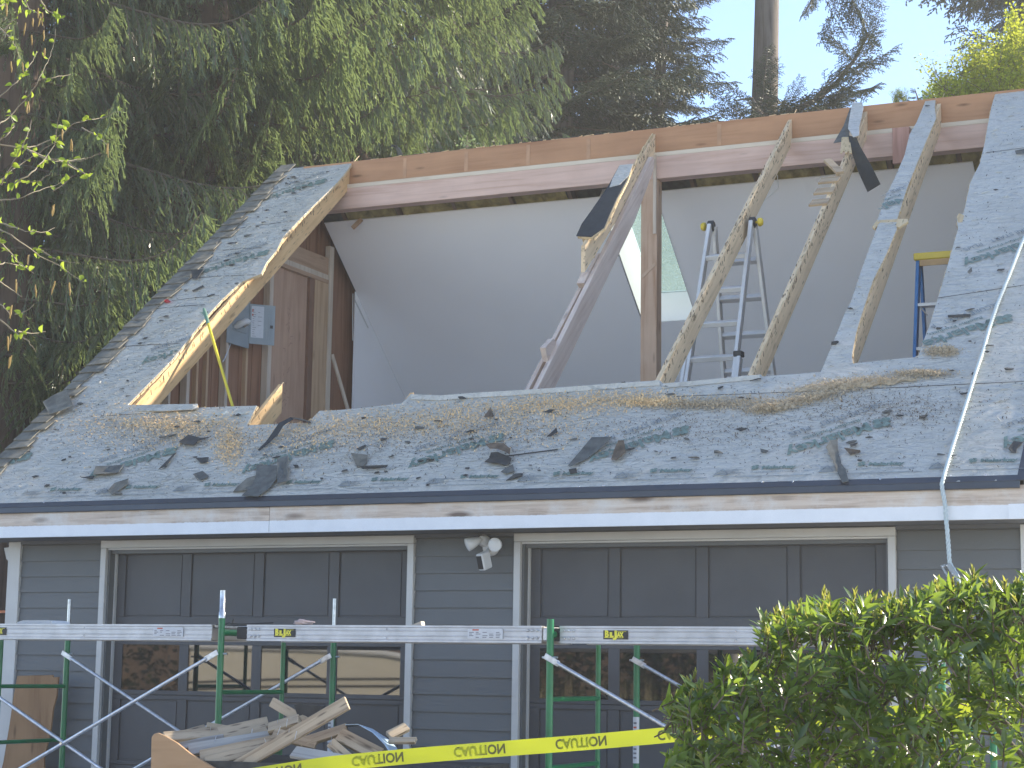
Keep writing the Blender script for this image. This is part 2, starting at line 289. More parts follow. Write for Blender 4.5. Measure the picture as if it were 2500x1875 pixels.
class MB:
    def __init__(s): s.v = []; s.f = []; s.m = []; s.cm = 0; s.sm = set()
    def mat(s, i): s.cm = i; return s
    def add(s, vs, fs, smooth=False):
        o = len(s.v); s.v += [V3(p) for p in vs]
        for f in fs:
            if smooth: s.sm.add(len(s.f))
            s.f.append([i+o for i in f]); s.m.append(s.cm)
        return s
    def quad(s, a, b, c, d): return s.add([a, b, c, d], [(0, 1, 2, 3)])
    def box(s, c, sz, R=None):
        c = V3(c); h = V3(sz)*0.5; R = R or Matrix.Identity(3)
        vs = [c + R@V3((x*h.x, y*h.y, z*h.z)) for x in (-1, 1) for y in (-1, 1) for z in (-1, 1)]
        return s.add(vs, [(0, 1, 3, 2), (4, 6, 7, 5), (0, 4, 5, 1), (2, 3, 7, 6), (0, 2, 6, 4), (1, 5, 7, 3)])
    def bb(s, a, b): a = V3(a); b = V3(b); return s.box((a+b)/2, [abs(x) for x in (b-a)])
    def prism(s, poly, vec):
        n = len(poly); vec = V3(vec); P = [V3(p) for p in poly]; Q = [p+vec for p in P]
        return s.add(P+Q, [tuple(range(n))[::-1], tuple(range(n, 2*n))] + [(i, (i+1) % n, n+(i+1) % n, n+i) for i in range(n)])
    def beam(s, a, b, w, t, up=(0, 0, 1)):          # bar from a to b, w across, t along 'up'
        a = V3(a); b = V3(b); d = (b-a); L = d.length; x = d/L; u = V3(up); y = u.cross(x)
        if y.length < 1e-4: y = V3((0, 1, 0)).cross(x)
        y.normalize(); z = x.cross(y); R = Matrix((x, y, z)).transposed(); return s.box((a+b)/2, (L, w, t), R)
    def tube(s, path, r, n=8, caps=True, smooth=True):
        P = [V3(p) for p in path]; k = len(P); rr = r if isinstance(r, (list, tuple)) else [r]*k
        vs = []; fs = []; prev = None
        for i in range(k):
            d = (P[min(i+1, k-1)] - P[max(i-1, 0)]).normalized()
            a = d.orthogonal().normalized() if prev is None else (prev - d*prev.dot(d)).normalized()
            prev = a; b = d.cross(a)
            for j in range(n):
                t = 2*math.pi*j/n; vs.append(P[i] + (a*math.cos(t) + b*math.sin(t))*rr[i])
        for i in range(k-1):
            for j in range(n): fs.append((i*n+j, i*n+(j+1) % n, (i+1)*n+(j+1) % n, (i+1)*n+j))
        s.add(vs, fs, smooth)
        if caps: s.add(vs[:n], [tuple(range(n))[::-1]]); s.add(vs[-n:], [tuple(range(n))])
        return s
    def lathe(s, org, axis, prof, n=20):
        ax = V3(axis).normalized(); a = ax.orthogonal().normalized(); b = ax.cross(a); vs = []; fs = []
        for (r, h) in prof:
            for j in range(n): t = 2*math.pi*j/n; vs.append(V3(org) + ax*h + (a*math.cos(t) + b*math.sin(t))*r)
        for i in range(len(prof)-1):
            for j in range(n): fs.append((i*n+j, i*n+(j+1) % n, (i+1)*n+(j+1) % n, (i+1)*n+j))
        s.add(vs, fs, True)
        s.add(vs[:n], [tuple(range(n))[::-1]]); s.add(vs[-n:], [tuple(range(n))]); return s
    def mesh(s, name, mats, org, Ri=None):
        me = bpy.data.meshes.new(name)
        vs = [p-org for p in s.v]
        if Ri is not None: vs = [Ri@p for p in vs]
        me.from_pydata([tuple(p) for p in vs], [], s.f)
        for m in mats: me.materials.append(m)
        if len(mats) > 1: me.polygons.foreach_set('material_index', s.m)
        if s.sm:
            fl = [False]*len(s.f)
            for i in s.sm: fl[i] = True
            me.polygons.foreach_set('use_smooth', fl)
        me.update(); return me
    def build(s, name, mats, parent=None, rot=None, org=None, bevel=0, **kw):
        if not isinstance(mats, (list, tuple)): mats = [mats]
        if org is None:
            lo = V3([min(p[i] for p in s.v) for i in range(3)]); hi = V3([max(p[i] for p in s.v) for i in range(3)]); org = (lo+hi)/2
        me = s.mesh(name, mats, V3(org), rot.transposed() if rot is not None else None)
        if bevel:
            bm = bmesh.new(); bm.from_mesh(me); bmesh.ops.bevel(bm, geom=list(bm.edges), offset=bevel, segments=1, affect='EDGES', clamp_overlap=True); bm.to_mesh(me); bm.free()
        o = bpy.data.objects.new(name, me)
        if rot is not None: o.rotation_euler = rot.to_euler()
        place(o, org, parent); return tag(o, **kw)

def text2d(txt, size=1.0, bold=0.0):
    cu = bpy.data.curves.new('txt', 'FONT'); cu.body = txt; cu.size = size; cu.offset = bold; cu.fill_mode = 'FRONT'; cu.resolution_u = 3
    o = bpy.data.objects.new('txt', cu); COL.objects.link(o); dg = bpy.context.evaluated_depsgraph_get(); me = bpy.data.meshes.new_from_object(o.evaluated_get(dg))
    vs = [(v.co.x, v.co.y) for v in me.vertices]; fs = [tuple(p.vertices) for p in me.polygons]
    bpy.data.objects.remove(o); bpy.data.curves.remove(cu); bpy.data.meshes.remove(me); return vs, fs
def add_text(mb, txt, size, fn, bold=0.0, fit=None, keep=None):
    vs, fs = text2d(txt, size, bold); x1 = max(v[0] for v in vs); k = (fit/x1) if fit else 1
    P = [fn(x*k, y) for x, y in vs]
    if keep: fs = [f for f in fs if keep(P[f[0]])]
    if fs: mb.add(P, fs)

# ================================================================== SETTING
g = MB(); g.quad((-75, -66, 0), (70, -66, 0), (70, 57, 0), (-75, 57, 0)); g.build('ground', m_ground, kind='structure')
g = MB(); g.add([(-11, -30, 0.004), (-1.5, -30, 0.004), (-1.5, 5, 0.004), (-11, 5, 0.004), (-10.9, 12.7, 0.36), (-1.5, 12.7, 0.36)], [(0, 1, 2, 3), (3, 2, 5, 4)])
g.build('driveway', m_concrete, kind='structure')

# ================================================================== HOUSE
house = thing('garage_house', (-6.2, WALL, 0.36), 'grey garage with two doors whose stripped roof is cut open to the rafters', 'garage')
XL, XR = -10.38, -2.06
b = MB()
for xa_, xb_ in ((XL+0.02, -9.40), (-6.66, -5.74), (-3.03, XR-0.02)): b.bb((xa_, WALL+0.03, 0.3), (xb_, WALL+0.15, 2.499))
b.bb((XL+0.02, WALL+0.03, 2.5), (XR-0.02, WALL+0.15, 2.70))
fw = b.build('front_wall', m_siding, house)
spans = [(-10.262, -9.452), (-6.606, -5.79), (-2.978, -2.16)]
EXPO = 0.1268
for (xa, xb) in spans:
    r = 0; z = 2.445 - 17*EXPO
    while z < 2.60:
        za, zb = z, min(z+EXPO+0.012, 2.605)
        bd = MB(); bd.prism([(xa, WALL+0.028, za), (xa, WALL-0.004, za), (xa, WALL+0.012, zb), (xa, WALL+0.028, zb)], (xb-xa, 0, 0))
        bd.build('siding_board', m_siding, fw); z += EXPO
for (xa, xb) in ((-10.385, -10.262), (-2.16, -2.045)):
    bd = MB(); bd.bb((xa, WALL-0.022, 0.30), (xb, WALL+0.02, 2.605)); bd.build('corner_board', m_trim, house, bevel=0.003)
b = MB(); b.bb((-10.62, 12.4235, 2.612), (-2.06, WALL+0.10, 2.632)); b.build('soffit', m_soffit, house)
b = MB(); b.bb((-10.40, WALL-0.02, 2.585), (-2.06, WALL+0.01, 2.611)); b.build('frieze_strip', m_soffit, house)
# fascia: two boards butted, paint line along the middle
FZ0, FZ1, FY = 2.608, 2.822, 12.385
xs = onY(1222*0.5655+1.0, 1240, FY).x
FPAINT = FZ0 + 0.094
for (xa, xb) in ((-10.62, -7.62), (-7.616, -2.03)):
    b = MB(); b.bb((xa, FY, FZ0), (xb, FY+0.038, FZ1)); b.build('fascia_board', m_fascia, house, org=((xa+xb)/2, FY, FPAINT))
b = MB(); b.bb((-2.155, FY-0.012, FZ0-0.002), (-2.02, FY-0.001, FPAINT)); b.build('fascia_patch', m_fascia, house, org=(-2.1, FY, FPAINT+0.2))
# drip edge
b = MB(); pr = [(0.060, 0.0065), (-0.004, 0.0065), (-0.004, 0.0025), (0.060, 0.0025)]
b.prism([rw(-10.64, v, n) for v, n in pr], (8.56, 0, 0))
b.prism([(-10.64, EY-0.004, EZ+0.001), (-10.64, EY-0.010, EZ-0.040), (-10.64, EY-0.004, EZ-0.046), (-10.64, EY+0.002, EZ-0.004)], (8.56, 0, 0))
de = b.build('drip_edge', m_drip, house)
b = MB(); b.prism([rw(-2.10, 0, 0.009), rw(-2.035, 0, 0.009), rw(-2.035, 6.33, 0.009), rw(-2.10, 6.33, 0.009)], RS@V3((0, 0, -0.006))); b.prism([rw(-2.035, -0.005, 0.008), rw(-2.03, -0.005, 0.008), rw(-2.03, 6.3, 0.008), rw(-2.035, 6.3, 0.008)], (0, 0, -0.06)); b.build('rake_flashing', m_drip, house)
for px, py in [(108, 1228), (142, 1225), (305, 1221), (323, 1218), (638, 1212), (1413, 1190), (1474, 1188), (1660, 1183), (1861, 1179), (1936, 1178), (2149, 1171.6), (2188, 1167.6), (2320, 1163), (2407, 1162)]:
    x, v = rl(px, py); b = MB(); b.lathe(rw(x, v, 0.006), RS@V3((0, 0, 1)), [(0.007, 0), (0.007, 0.003), (0.003, 0.004)], 8); b.build('nail_head', m_nail, de)

# garage doors
def garage_door(xa, xb, zt):
    TW, z0 = 0.052, 0.36
    t = MB(); t.bb((xa, WALL-0.03, z0), (xa+TW, WALL+0.03, zt-0.062)); t.build('door_casing', m_trim, house, bevel=0.003)
    t = MB(); t.bb((xb-TW, WALL-0.03, z0), (xb, WALL+0.03, zt-0.062)); t.build('door_casing', m_trim, house, bevel=0.003)
    t = MB(); t.bb((xa, WALL-0.032, zt-0.060), (xb, WALL+0.03, zt)); t.build('head_casing', m_trim, house, bevel=0.003)
    jt = MB(); jt.bb((xa+TW+0.001, WALL-0.004, zt-0.075), (xb-TW-0.001, WALL+0.13, zt-0.062)); jt.build('head_jamb', m_trim, house)
    for s, x in ((1, xa+TW+0.001), (-1, xb-TW-0.001)):
        jj = MB(); jj.bb((x, WALL+0.004, z0), (x+s*0.018, WALL+0.13, zt-0.077)); jj.build('side_jamb', m_siding, house)
        jj = MB(); jj.bb((x+s*0.019, WALL+0.070, z0), (x+s*0.032, WALL+0.098, zt-0.077)); jj.build('weather_strip', m_trim if s > 0 else m_siding, house)
    da, db, dt = xa+TW+0.022, xb-TW-0.022, zt-0.045
    d = MB(); yf = WALL+0.100
    nrow, ncol = 4, 4; stile = 0.085
    slab = MB(); slab.bb((da, yf+0.016, z0), (db, yf+0.05, dt)); door = slab.build('garage_door', m_door, house)
    cols = [da + (db-da)*i/ncol for i in range(ncol+1)]
    rows = [dt, 1.93, 1.378, 0.825, z0]; rails = [(0.062, 0.062), (0.155, 0.034), (0.034, 0.032), (0.034, 0.06)]
    for r in range(nrow):
        zt_, zb_ = rows[r], max(rows[r+1], z0)+0.004
        rt_, rb_ = rails[r]
        f = MB(); f.bb((da, yf, zt_-rt_), (db, yf+0.0155, zt_)); f.bb((da, yf, zb_), (db, yf+0.0155, zb_+rb_))
        for i in range(ncol+1):
            w0 = stile*0.5 if 0 < i < ncol else stile
            ca = cols[i]-w0 if i > 0 else da; cb = cols[i]+w0 if i < ncol else db
            f.bb((ca, yf+0.0006, zb_+rb_+0.0005), (cb, yf+0.0155, zt_-rt_-0.0005))
        f.build('door_frame', m_door, door, bevel=0.002)
        for c in range(ncol):
            pa = cols[c] + (stile if c == 0 else stile*0.5); pb = cols[c+1] - (stile if c == ncol-1 else stile*0.5)
            p = MB()
            if r == 1:
                p.bb((pa, yf+0.009, zb_+rb_), (pb, yf+0.0154, zt_-rt_)); p.build('window_pane', m_pane, door)
            else:
                p.bb((pa+0.012, yf+0.010, zb_+rb_+0.012), (pb-0.012, yf+0.0158, zt_-rt_-0.012)); p.build('door_panel', m_door, door, bevel=0.002)
garage_door(-9.450, -6.609, 2.603)
garage_door(-5.787, -2.981, 2.603)

# ---------------------------------------------------------------- roof sheathing and its cut outline (in roof coordinates)
c1 = crop(2.37, 0, 350); c3 = crop(2.074, 1500, 150); c4 = crop(1.7696, 0, 850); c5 = crop(1.7696, 1250, 850)
c7 = crop(3.403, 1850, 960); c8 = crop(3.403, 1100, 1000)
RAKE, REND = -10.63, -2.10
r0e = [rl(*p) for p in [(312, 989), (422, 877), (502, 776), (544, 730), (570, 706), (591, 687.5), (612, 678), (637, 669), (652, 640), (675, 612), (692, 578), (759.5, 508), (800, 470), (827, 441), (848, 415)]] + [(rl(864, 393)[0], RIDGE_V)]
jl = r0e[0]
left_poly = [(RAKE, jl[1])] + r0e + [(RAKE, RIDGE_V)]
open1 = [rl(*p) for p in [(480, 988), (481, 996), (560, 993), (627, 991), (602, 1039), (670, 1036), (752, 1033), (780, 1004), (853, 1000), (980, 985.6), (1003, 963), (1074, 966), (1250, 954), (1400, 944), (1500, 936), (1611, 929), (1617, 937), (1740, 926), (1857.5, 915), (1862, 920), (2004, 909)]]
dleft = [rl(*p) for p in [(2004, 909), (2030, 849), (2062, 767), (2078, 738), (2100, 670), (2122, 608), (2143, 552), (2132, 550), (2143, 536), (2163, 478), (2185, 434), (2208, 381), (2221, 328), (2238, 299), (2262, 242)]] + [(rl(2270, 232)[0], RIDGE_V)]
dright = [rl(*p) for p in [(2083, 888), (2080, 870), (2090.6, 810), (2112, 743), (2131, 685), (2165, 618), (2189, 560), (2190, 536), (2199, 507), (2213, 463), (2242, 391), (2266, 333), (2285, 290), (2282, 261)]] + [(rl(2288, 232)[0], RIDGE_V)]
open2 = [dright[0]] + [rl(*p) for p in [(2160, 880), (2242, 873)]]
rleft = [open2[-1]] + [rl(*p) for p in [(2256, 830), (2271, 791), (2290, 728), (2310, 661), (2339, 560), (2336, 536), (2353, 521), (2368, 449), (2392, 400), (2406, 343), (2411, 309), (2421, 261), (2430, 230)]] + [(rl(2436, 214)[0], RIDGE_V)]
band_poly = [(RAKE, 0.0), (REND, 0.0), (REND, open2[-1][1]), open2[-1], open2[1], dright[0], dleft[0]] + open1[::-1][1:] + [jl, (RAKE, jl[1])]
strip_poly = [dleft[0], dright[0]] + dright[1:] + dleft[:0:-1]
right_poly = [rleft[0], (REND, open2[-1][1]), (REND, RIDGE_V)] + rleft[:0:-1]
def inpoly(x, y, P):
    c = False; j = len(P)-1
    for i in range(len(P)):
        if (P[i][1] > y) != (P[j][1] > y) and x < (P[j][0]-P[i][0])*(y-P[i][1])/(P[j][1]-P[i][1]) + P[i][0]: c = not c
        j = i
    return c
POLYS = [left_poly, band_poly, strip_poly, right_poly]
def covered(x, v): return any(inpoly(x, v, P) for P in POLYS)
sheaths = []
for nm, P in zip(('left', 'band', 'strip', 'right'), POLYS):
    jag = [(x + rnd.uniform(-.004, .004), v) for x, v in P]
    b = MB(); b.prism([rw(x, v, -0.0225) for x, v in P], RS@V3((0, 0, 0.0195)))
    sh = b.build('roof_sheathing', w_shea, house, rot=RS, org=RO); sheaths.append(sh)
    # underlayment: gridded so it can ripple, its cut edge slightly ragged
    b = MB(); b.prism([rw(x, v, -0.0028) for x, v in P], RS@V3((0, 0, 0.0045)))
    me = b.mesh('underlayment', [m_under], RO, RS.transposed())
    bm = bmesh.new(); bm.from_mesh(me)
    for ax in (0, 1):
        lo = min(p[ax] for p in P); hi = max(p[ax] for p in P); k = lo+0.12
        while k < hi:
            no = (1, 0, 0) if ax == 0 else (0, 1, 0); co = (k, 0, 0) if ax == 0 else (0, k, 0)
            bmesh.ops.bisect_plane(bm, geom=list(bm.verts)+list(bm.edges)+list(bm.faces), plane_co=co, plane_no=no); k += 0.12
    for vtx in bm.verts:
        if vtx.co.z > 0.0005:
            x, v = vtx.co.x, vtx.co.y
            vtx.co.z += 0.0035*max(0, math.sin(v*8.5+1.3*math.sin(x*2.1)))*(0.5+0.5*math.sin(x*1.7+v)) + rnd.uniform(0, 0.0022)
    bmesh.ops.triangulate(bm, faces=[f for f in bm.faces if len(f.verts) > 4])
    bm.to_mesh(me); bm.free()
    o = bpy.data.objects.new('underlayment', me); o.rotation_euler = RS.to_euler(); place(o, RO, house)
    UND = o if nm == 'band' else None if nm == 'left' else UND
    # raw wood slivers along cut edges
band_under = UND
# overlapped sheet laps, turned edges
def lapline(pts, n=0.006, wid=0.006):
    b = MB(); P = [rw(*rl(*p), n) for p in pts]
    for a, c in zip(P, P[1:]):
        b.beam(a, c, wid, 0.002, RS@V3((0, 0, 1)))
    b.build('sheet_lap', m_black, house)
lapline([c5(700, 211), c5(1400, 185), c5(2212, 146)], 0.005, 0.004)
lapline([c3(1640, 1200), c3(2074, 1135)], 0.005, 0.004); lapline([c3(1880, 465), c3(2074, 440)], 0.005, 0.004)
lapline([(245, 1017), (330, 1012), (480, 1003)], 0.006, 0.004)
for k, (pa, pb) in enumerate([((300, 847), (440, 840)), ((360, 757), (500, 745)), ((420, 735), (535, 723)), ((545, 612), (640, 606)), ((575, 560), (720, 540)), ((470, 680), (625, 672))]):
    lapline([pa, ((pa[0]+pb[0])/2, (pa[1]+pb[1])/2-1), pb], 0.006, 0.005)

# print on the sheet
def rtext(mb, txt, size, x0, v0, ang, bold, fit, ky=1.0):
    ca, sa = math.cos(ang), math.sin(ang)
    def fn(tx, ty):
        ty *= ky
        return rw(x0 + tx*ca - ty*sa, v0 + tx*sa + ty*ca, 0.0125)
    def keep(p): return covered(p.x, (p.y-EY)*CS + (p.z-EZ)*SN)
    add_text(mb, txt, size, fn, bold, fit, keep)
def clover(mb, x, v, r):
    for dx, dv in ((-.7, .35), (.5, .75), (.75, -.5), (-.35, -.8)):
        cx, cv = x+dx*r*0.75, v+dv*r*0.75
        P = [rw(cx+r*0.55*math.cos(t*math.pi/6), cv+r*0.5*math.sin(t*math.pi/6), 0.0125 + 0.0003*dx) for t in range(12)]
        if covered(cx, cv): mb.add(P, [tuple(range(12))])
A = rad(211)
gp, pp = MB(), MB()
rows = [(-3.19, 0.755, 9, -1.455), (-2.53, 2.10, 2, -1.455), (-9.55, 2.6, 1, -1.4), (-2.35, 3.35, 1, 1), (-9.9, 4.3, 1, 1), (-3.5, 4.3, 1, 1), (-10.0, 5.9, 1, 1)]
for x0, v0, cnt, st in rows:
    for k in range(-1 if cnt > 3 else 0, cnt):
        x = x0 + st*k
        rtext(gp, 'Malarkey', 0.135, x, v0, A, 0.0035, 0.62, 1.25)
        rtext(gp, 'Roofing Products', 0.05, x-0.10+0.03, v0-0.03+0.075, A, 0.001, 0.42)
        clover(gp, x+0.095, v0-0.015, 0.062)
        rtext(pp, 'SECURE START', 0.082, x+0.02, v0+0.24, A, 0.001, 0.44); rtext(pp, 'PLUS', 0.082, x-0.41, v0-0.02, A, 0.001, 0.16)
for k in range(-1, 10):
    x = -3.12 - 0.735*k - (0.0 if k % 2 == 0 else 0.0)
    rtext(gp, 'Malarkey', 0.052, x+0.03, 0.212, 0, 0.003, 0.24); clover(gp, x-0.02, 0.235, 0.026)
    rtext(pp, 'www.malarkeyroofing.com', 0.028, x-0.04, 0.170, 0, 0.0, 0.40)
    b0 = x + 0.44
    for a, c in (((b0, .155), (b0+.10, .155)), ((b0+.10, .155), (b0+.05, .225)), ((b0+.05, .225), (b0, .155))):
        if covered(*a): pp.beam(rw(*a, 0.0125), rw(*c, 0.0125), 0.007, 0.0012, RS@V3((0, 0, 1)))
    for q in range(5):
        if covered(x-0.05, 0.2): pp.beam(rw(x-0.29, 0.215-0.013*q, 0.0125), rw(x-0.10-0.03*(q % 3), 0.215-0.013*q, 0.0125), 0.004, 0.001, RS@V3((0, 0, 1)))
    if covered(x, 0.13): pp.beam(rw(x-0.22, 0.125, 0.0125), rw(x+0.40, 0.125, 0.0125), 0.005, 0.001, RS@V3((0, 0, 1)))
gp.build('printed_lettering', m_print, house, rot=RS); pp.build('printed_lettering', m_printg, house, rot=RS)

# loose edge slivers of sheathing along the opening (lighter splintered wood)
def slivers(P, name='splintered_edge', n=0.004):
    b = MB(); b0 = [V3((x, v, 0)) for x, v in P]
    for a, c in zip(b0, b0[1:]):
        L = (c-a).length; k = max(1, int(L/0.06))
        for i in range(k):
            t = (i+0.5)/k; p = a.lerp(c, t); d = (c-a).normalized()
            hh = rnd.uniform(0.004, 0.014)
            p0 = rw(p.x-d.x*0.03, p.y-d.y*0.03, -0.02); p1 = rw(p.x+d.x*0.03, p.y+d.y*0.03, -0.02)
            b.beam(p0 + RS@V3((rnd.uniform(-.004, .006), 0, 0.008)), p1 + RS@V3((rnd.uniform(-.004, .006), 0, 0.008)), rnd.uniform(0.006, 0.016), rnd.uniform(0.012, 0.022), RS@V3((0, 0, 1)))
    o = b.build(name, w_shea, house, rot=RS); o['kind'] = 'stuff'
slivers(r0e); slivers(dright); slivers(open1); slivers(open2); slivers(rleft)

# crinkles of the sheet that catch the light
b = MB(); cnt = 0
while cnt < 1500:
    k = rnd.random()
    if k < .5: x, v = rnd.uniform(-10.4, -9.75), rnd.uniform(1.2, 6.2)
    elif k < .9: x, v = rnd.uniform(-10.3, -5.2), rnd.uniform(.15, 1.5)
    else: x, v = rnd.uniform(-3.7, -2.15), rnd.uniform(.2, 6.2)
    cnt += 1
    L = rnd.uniform(.02, .09); a_ = rnd.gauss(.25, .5); dx, dv = math.cos(a_)*L, math.sin(a_)*L
    if not (covered(x, v) and covered(x+dx, v+dv)): continue
    h_ = rnd.uniform(.003, .008); w_ = rnd.uniform(.004, .009); nx, nv = -math.sin(a_)*w_, math.cos(a_)*w_; q = 0.006
    b.add([rw(x-nx, v-nv, q), rw(x+dx-nx, v+dv-nv, q), rw(x+dx*.5, v+dv*.5, q+h_), rw(x+dx*.2, v+dv*.2, q+h_*.7), rw(x+nx, v+nv, q), rw(x+dx+nx, v+dv+nv, q)], [(0, 1, 2, 3), (4, 3, 2, 5)])
o = b.build('sheet_crinkle', m_under, house, rot=RS, org=RO); o['kind'] = 'stuff'

def ledge(cf, pts, th=.02):
    b = MB(); b.prism([rw(*rl(*cf(*p)), 0.004) for p in pts], RS@V3((0, 0, -th))); b.build('board_end', w_shea, house, rot=RS)
ledge(c3, [(1306, 838), (1330, 806), (1484, 798), (1488, 812), (1440, 842), (1425, 836), (1430, 815), (1345, 818), (1318, 848)])
ledge(c3, [(1733, 790), (1745, 770), (1772, 782), (1762, 815), (1742, 818)])
# shingles left along the rake
for k in range(46):
    v = 0.02 + 0.138*k
    if v > RIDGE_V-0.1: break
    xe = rl(105, 1042)[0] if v < 1.4 else -10.455
    xe = -10.44 + rnd.uniform(-0.05, 0.05) + (0.03 if k % 5 == 0 else 0)
    dy = rnd.uniform(0, 0.01)
    b = MB(); lift = 0.020 + rnd.uniform(0, 0.012)
    P = [(RAKE-0.012+rnd.uniform(-.008, .004), v+dy, lift), (xe, v+rnd.uniform(-0.01, 0.012), lift+rnd.uniform(-0.004, 0.016)), (xe+rnd.uniform(-.04, .015), v+0.20, 0.013), (RAKE-0.01, v+0.20, 0.013)]
    b.prism([rw(*p) for p in P], RS@V3((0, 0, -0.009)))
    b.build('shingle', m_shing, house, rot=RS)
# rake barge edge below the shingles
b = MB(); b.prism([rw(RAKE+0.02, 0, -0.023), rw(RAKE+0.02, 6.33, -0.023), rw(RAKE-0.008, 6.33, -0.023), rw(RAKE-0.008, 0, -0.023)], (0, 0, -0.20)); b.build('barge_board', m_trim, house)

# ---------------------------------------------------------------- rafters
RYF = RY - 0.035                                # front face of the ridge board
def rafter(X, v0, v1, mat, plumb=True, depth=0.188, thick=0.038, top=-0.0235, name='rafter'):
    ya = rw(0, v0, top)
    if plumb: a, c = rw(X, v0, top), rw(X, v1, top); lo = -depth/CS; P = [a, c, c+V3((0, 0, lo)), a+V3((0, 0, lo))]
    b = MB(); b.prism(P, (-thick, 0, 0)); return b.build(name, mat, house, rot=RS, bevel=0.002)
VB = (RYF-0.001-EY)/CS - 0.0235*math.tan(SL)
rafter(-9.735, 0.25, VB, w_raft)
def nailmarks(X, v0, v1, dens=17):
    b = MB(); v = v0
    while v < v1:
        v += rnd.expovariate(dens)
        if v >= v1: break
        dn = -rnd.uniform(.026, .05); L = rnd.uniform(.015, .045); a = rw(X+.0015, v, dn); b.beam(a, a + RS@V3((0, rnd.uniform(-.5, -.1)*L, -L)), rnd.uniform(.003, .006), .002, (1, 0, 0))
        if rnd.random() < .5: q = rw(X-rnd.uniform(.005, .034), v, -.0225); b.beam(q, q+RS@V3((.004, .012, rnd.uniform(.004, .02))), .004, .004)
    o = b.build('nail_stains', m_stain, house); o['kind'] = 'stuff'
    b = MB(); v = v0
    while v < v1:
        v += rnd.uniform(.10, .35); L = rnd.uniform(.05, .2)
        b.beam(rw(X-rnd.uniform(0, .012), v, -.022), rw(X-rnd.uniform(0, .012), v+L, -.022), rnd.uniform(.003, .007), rnd.uniform(.003, .007), RS@V3((0, 0, 1)))
    o = b.build('wood_splinters', w_shea, house, rot=RS); o['kind'] = 'stuff'
m_stain = plain('nail_stain', (0.085, 0.055, 0.04), .8, bs=0)
nailmarks(-9.735, 1.5, 6.2, 12); nailmarks(-4.935, 1.45, 6.2); nailmarks(-4.208, 1.45, 6.0); nailmarks(-3.52, 1.6, 6.1, 8); nailmarks(-6.315, 4.2, 6.2, 12); nailmarks(-8.375, 1.3, rl(*crop(4.046, 280, 650)(1660, 1120))[1]-.22, 14)
rafter(-4.935, 0.25, VB, w_raf)
rafter(-4.208, 0.25, VB, w_raf)
rafter(-3.520, 0.25, VB, w_raf)
rafter(-2.78, 0.25, VB, w_raf)
sx, sv = rl(*crop(4.046, 280, 650)(1660, 1120)); rafter(-8.375, 0.25, sv-0.03, w_raft, name='rafter_stub')
x2, v2 = rl(1007, 955); rafter(x2, 0.25, v2+0.02, w_raft, name='rafter_stub')
xa, va = rl(1435, 590); RAX = -6.315
rafter(RAX, rl(1441, 592)[1], VB, w_raf, name='rafter')
# exposed strip of old felt and boards still nailed to that rafter
q2 = crop(2.212, 700, 250)
Pst = [rl(*q2(*p)) for p in [(1800, 350), (1870, 340), (1845, 420), (1790, 520), (1745, 620), (1720, 680), (1650, 730), (1570, 725), (1600, 660), (1650, 590), (1740, 460)]]
b = MB(); b.prism([rw(x, v, 0.001) for x, v in Pst], RS@V3((0, 0, -0.022))); sb = b.build('board_remnant', w_shea, house, rot=RS)
b = MB(); b.prism([rw(x-0.012, v+0.006, 0.008) for x, v in Pst], RS@V3((0, 0, -0.006))); b.build('felt_strip', m_felt, house, rot=RS)
Pst2 = [rl(*q2(*p)) for p in [(1800, 345), (1872, 338), (1850, 400), (1800, 450), (1745, 465), (1760, 420)]]
b = MB(); b.prism([rw(x, v, 0.013) for x, v in Pst2], RS@V3((0, 0, -0.004))); b.build('underlayment_remnant', m_under, house, rot=RS, org=RO)
slivers([rl(*q2(*p)) for p in [(1975, 165), (1900, 280), (1850, 400), (1790, 520), (1740, 640), (1660, 735)]])
# little bridging board hanging off the cut rafter end
P = [onX(*q2(*p), RAX-0.04) for p in [(1612, 735), (1640, 735), (1665, 840), (1640, 845)]]
b = MB(); b.prism(P, (-0.03, 0, 0)); b.build('board_remnant', w_shea, house)
# new braces under the cut rafter
BX = RAX + 0.05
P = [onX(*q2(*p), BX) for p in [(1975, 292), (1985, 300), (1983, 360), (1880, 640), (1450, 1540), (1420, 1640), (1310, 1640), (1355, 1545)]]
b = MB(); b.prism(P, (-0.045, 0, 0)); b.build('brace', w_newy, house, rot=RS, bevel=0.002)
P = [onX(*q2(*p), BX-0.12) for p in [(1690, 815), (1720, 830), (1385, 1520), (1340, 1640), (1270, 1640), (1310, 1545)]]
b = MB(); b.prism(P, (-0.038, 0, 0)); b.build('brace', w_newy, house, rot=RS, bevel=0.002)
P = [onX(*q2(*p), BX-0.03) for p in [(1397, 1325), (1440, 1275), (1455, 1300), (1445, 1370), (1412, 1400)]]
b = MB(); b.prism(P, (-0.05, 0, 0)); b.build('brace_block', w_newy, house)
P = [onX(*q2(*p), BX-0.05) for p in [(1605, 975), (1630, 915), (1650, 920), (1620, 1000)]]
b = MB(); b.prism(P, (-0.07, 0, 0)); b.build('brace_block', w_newy, house)
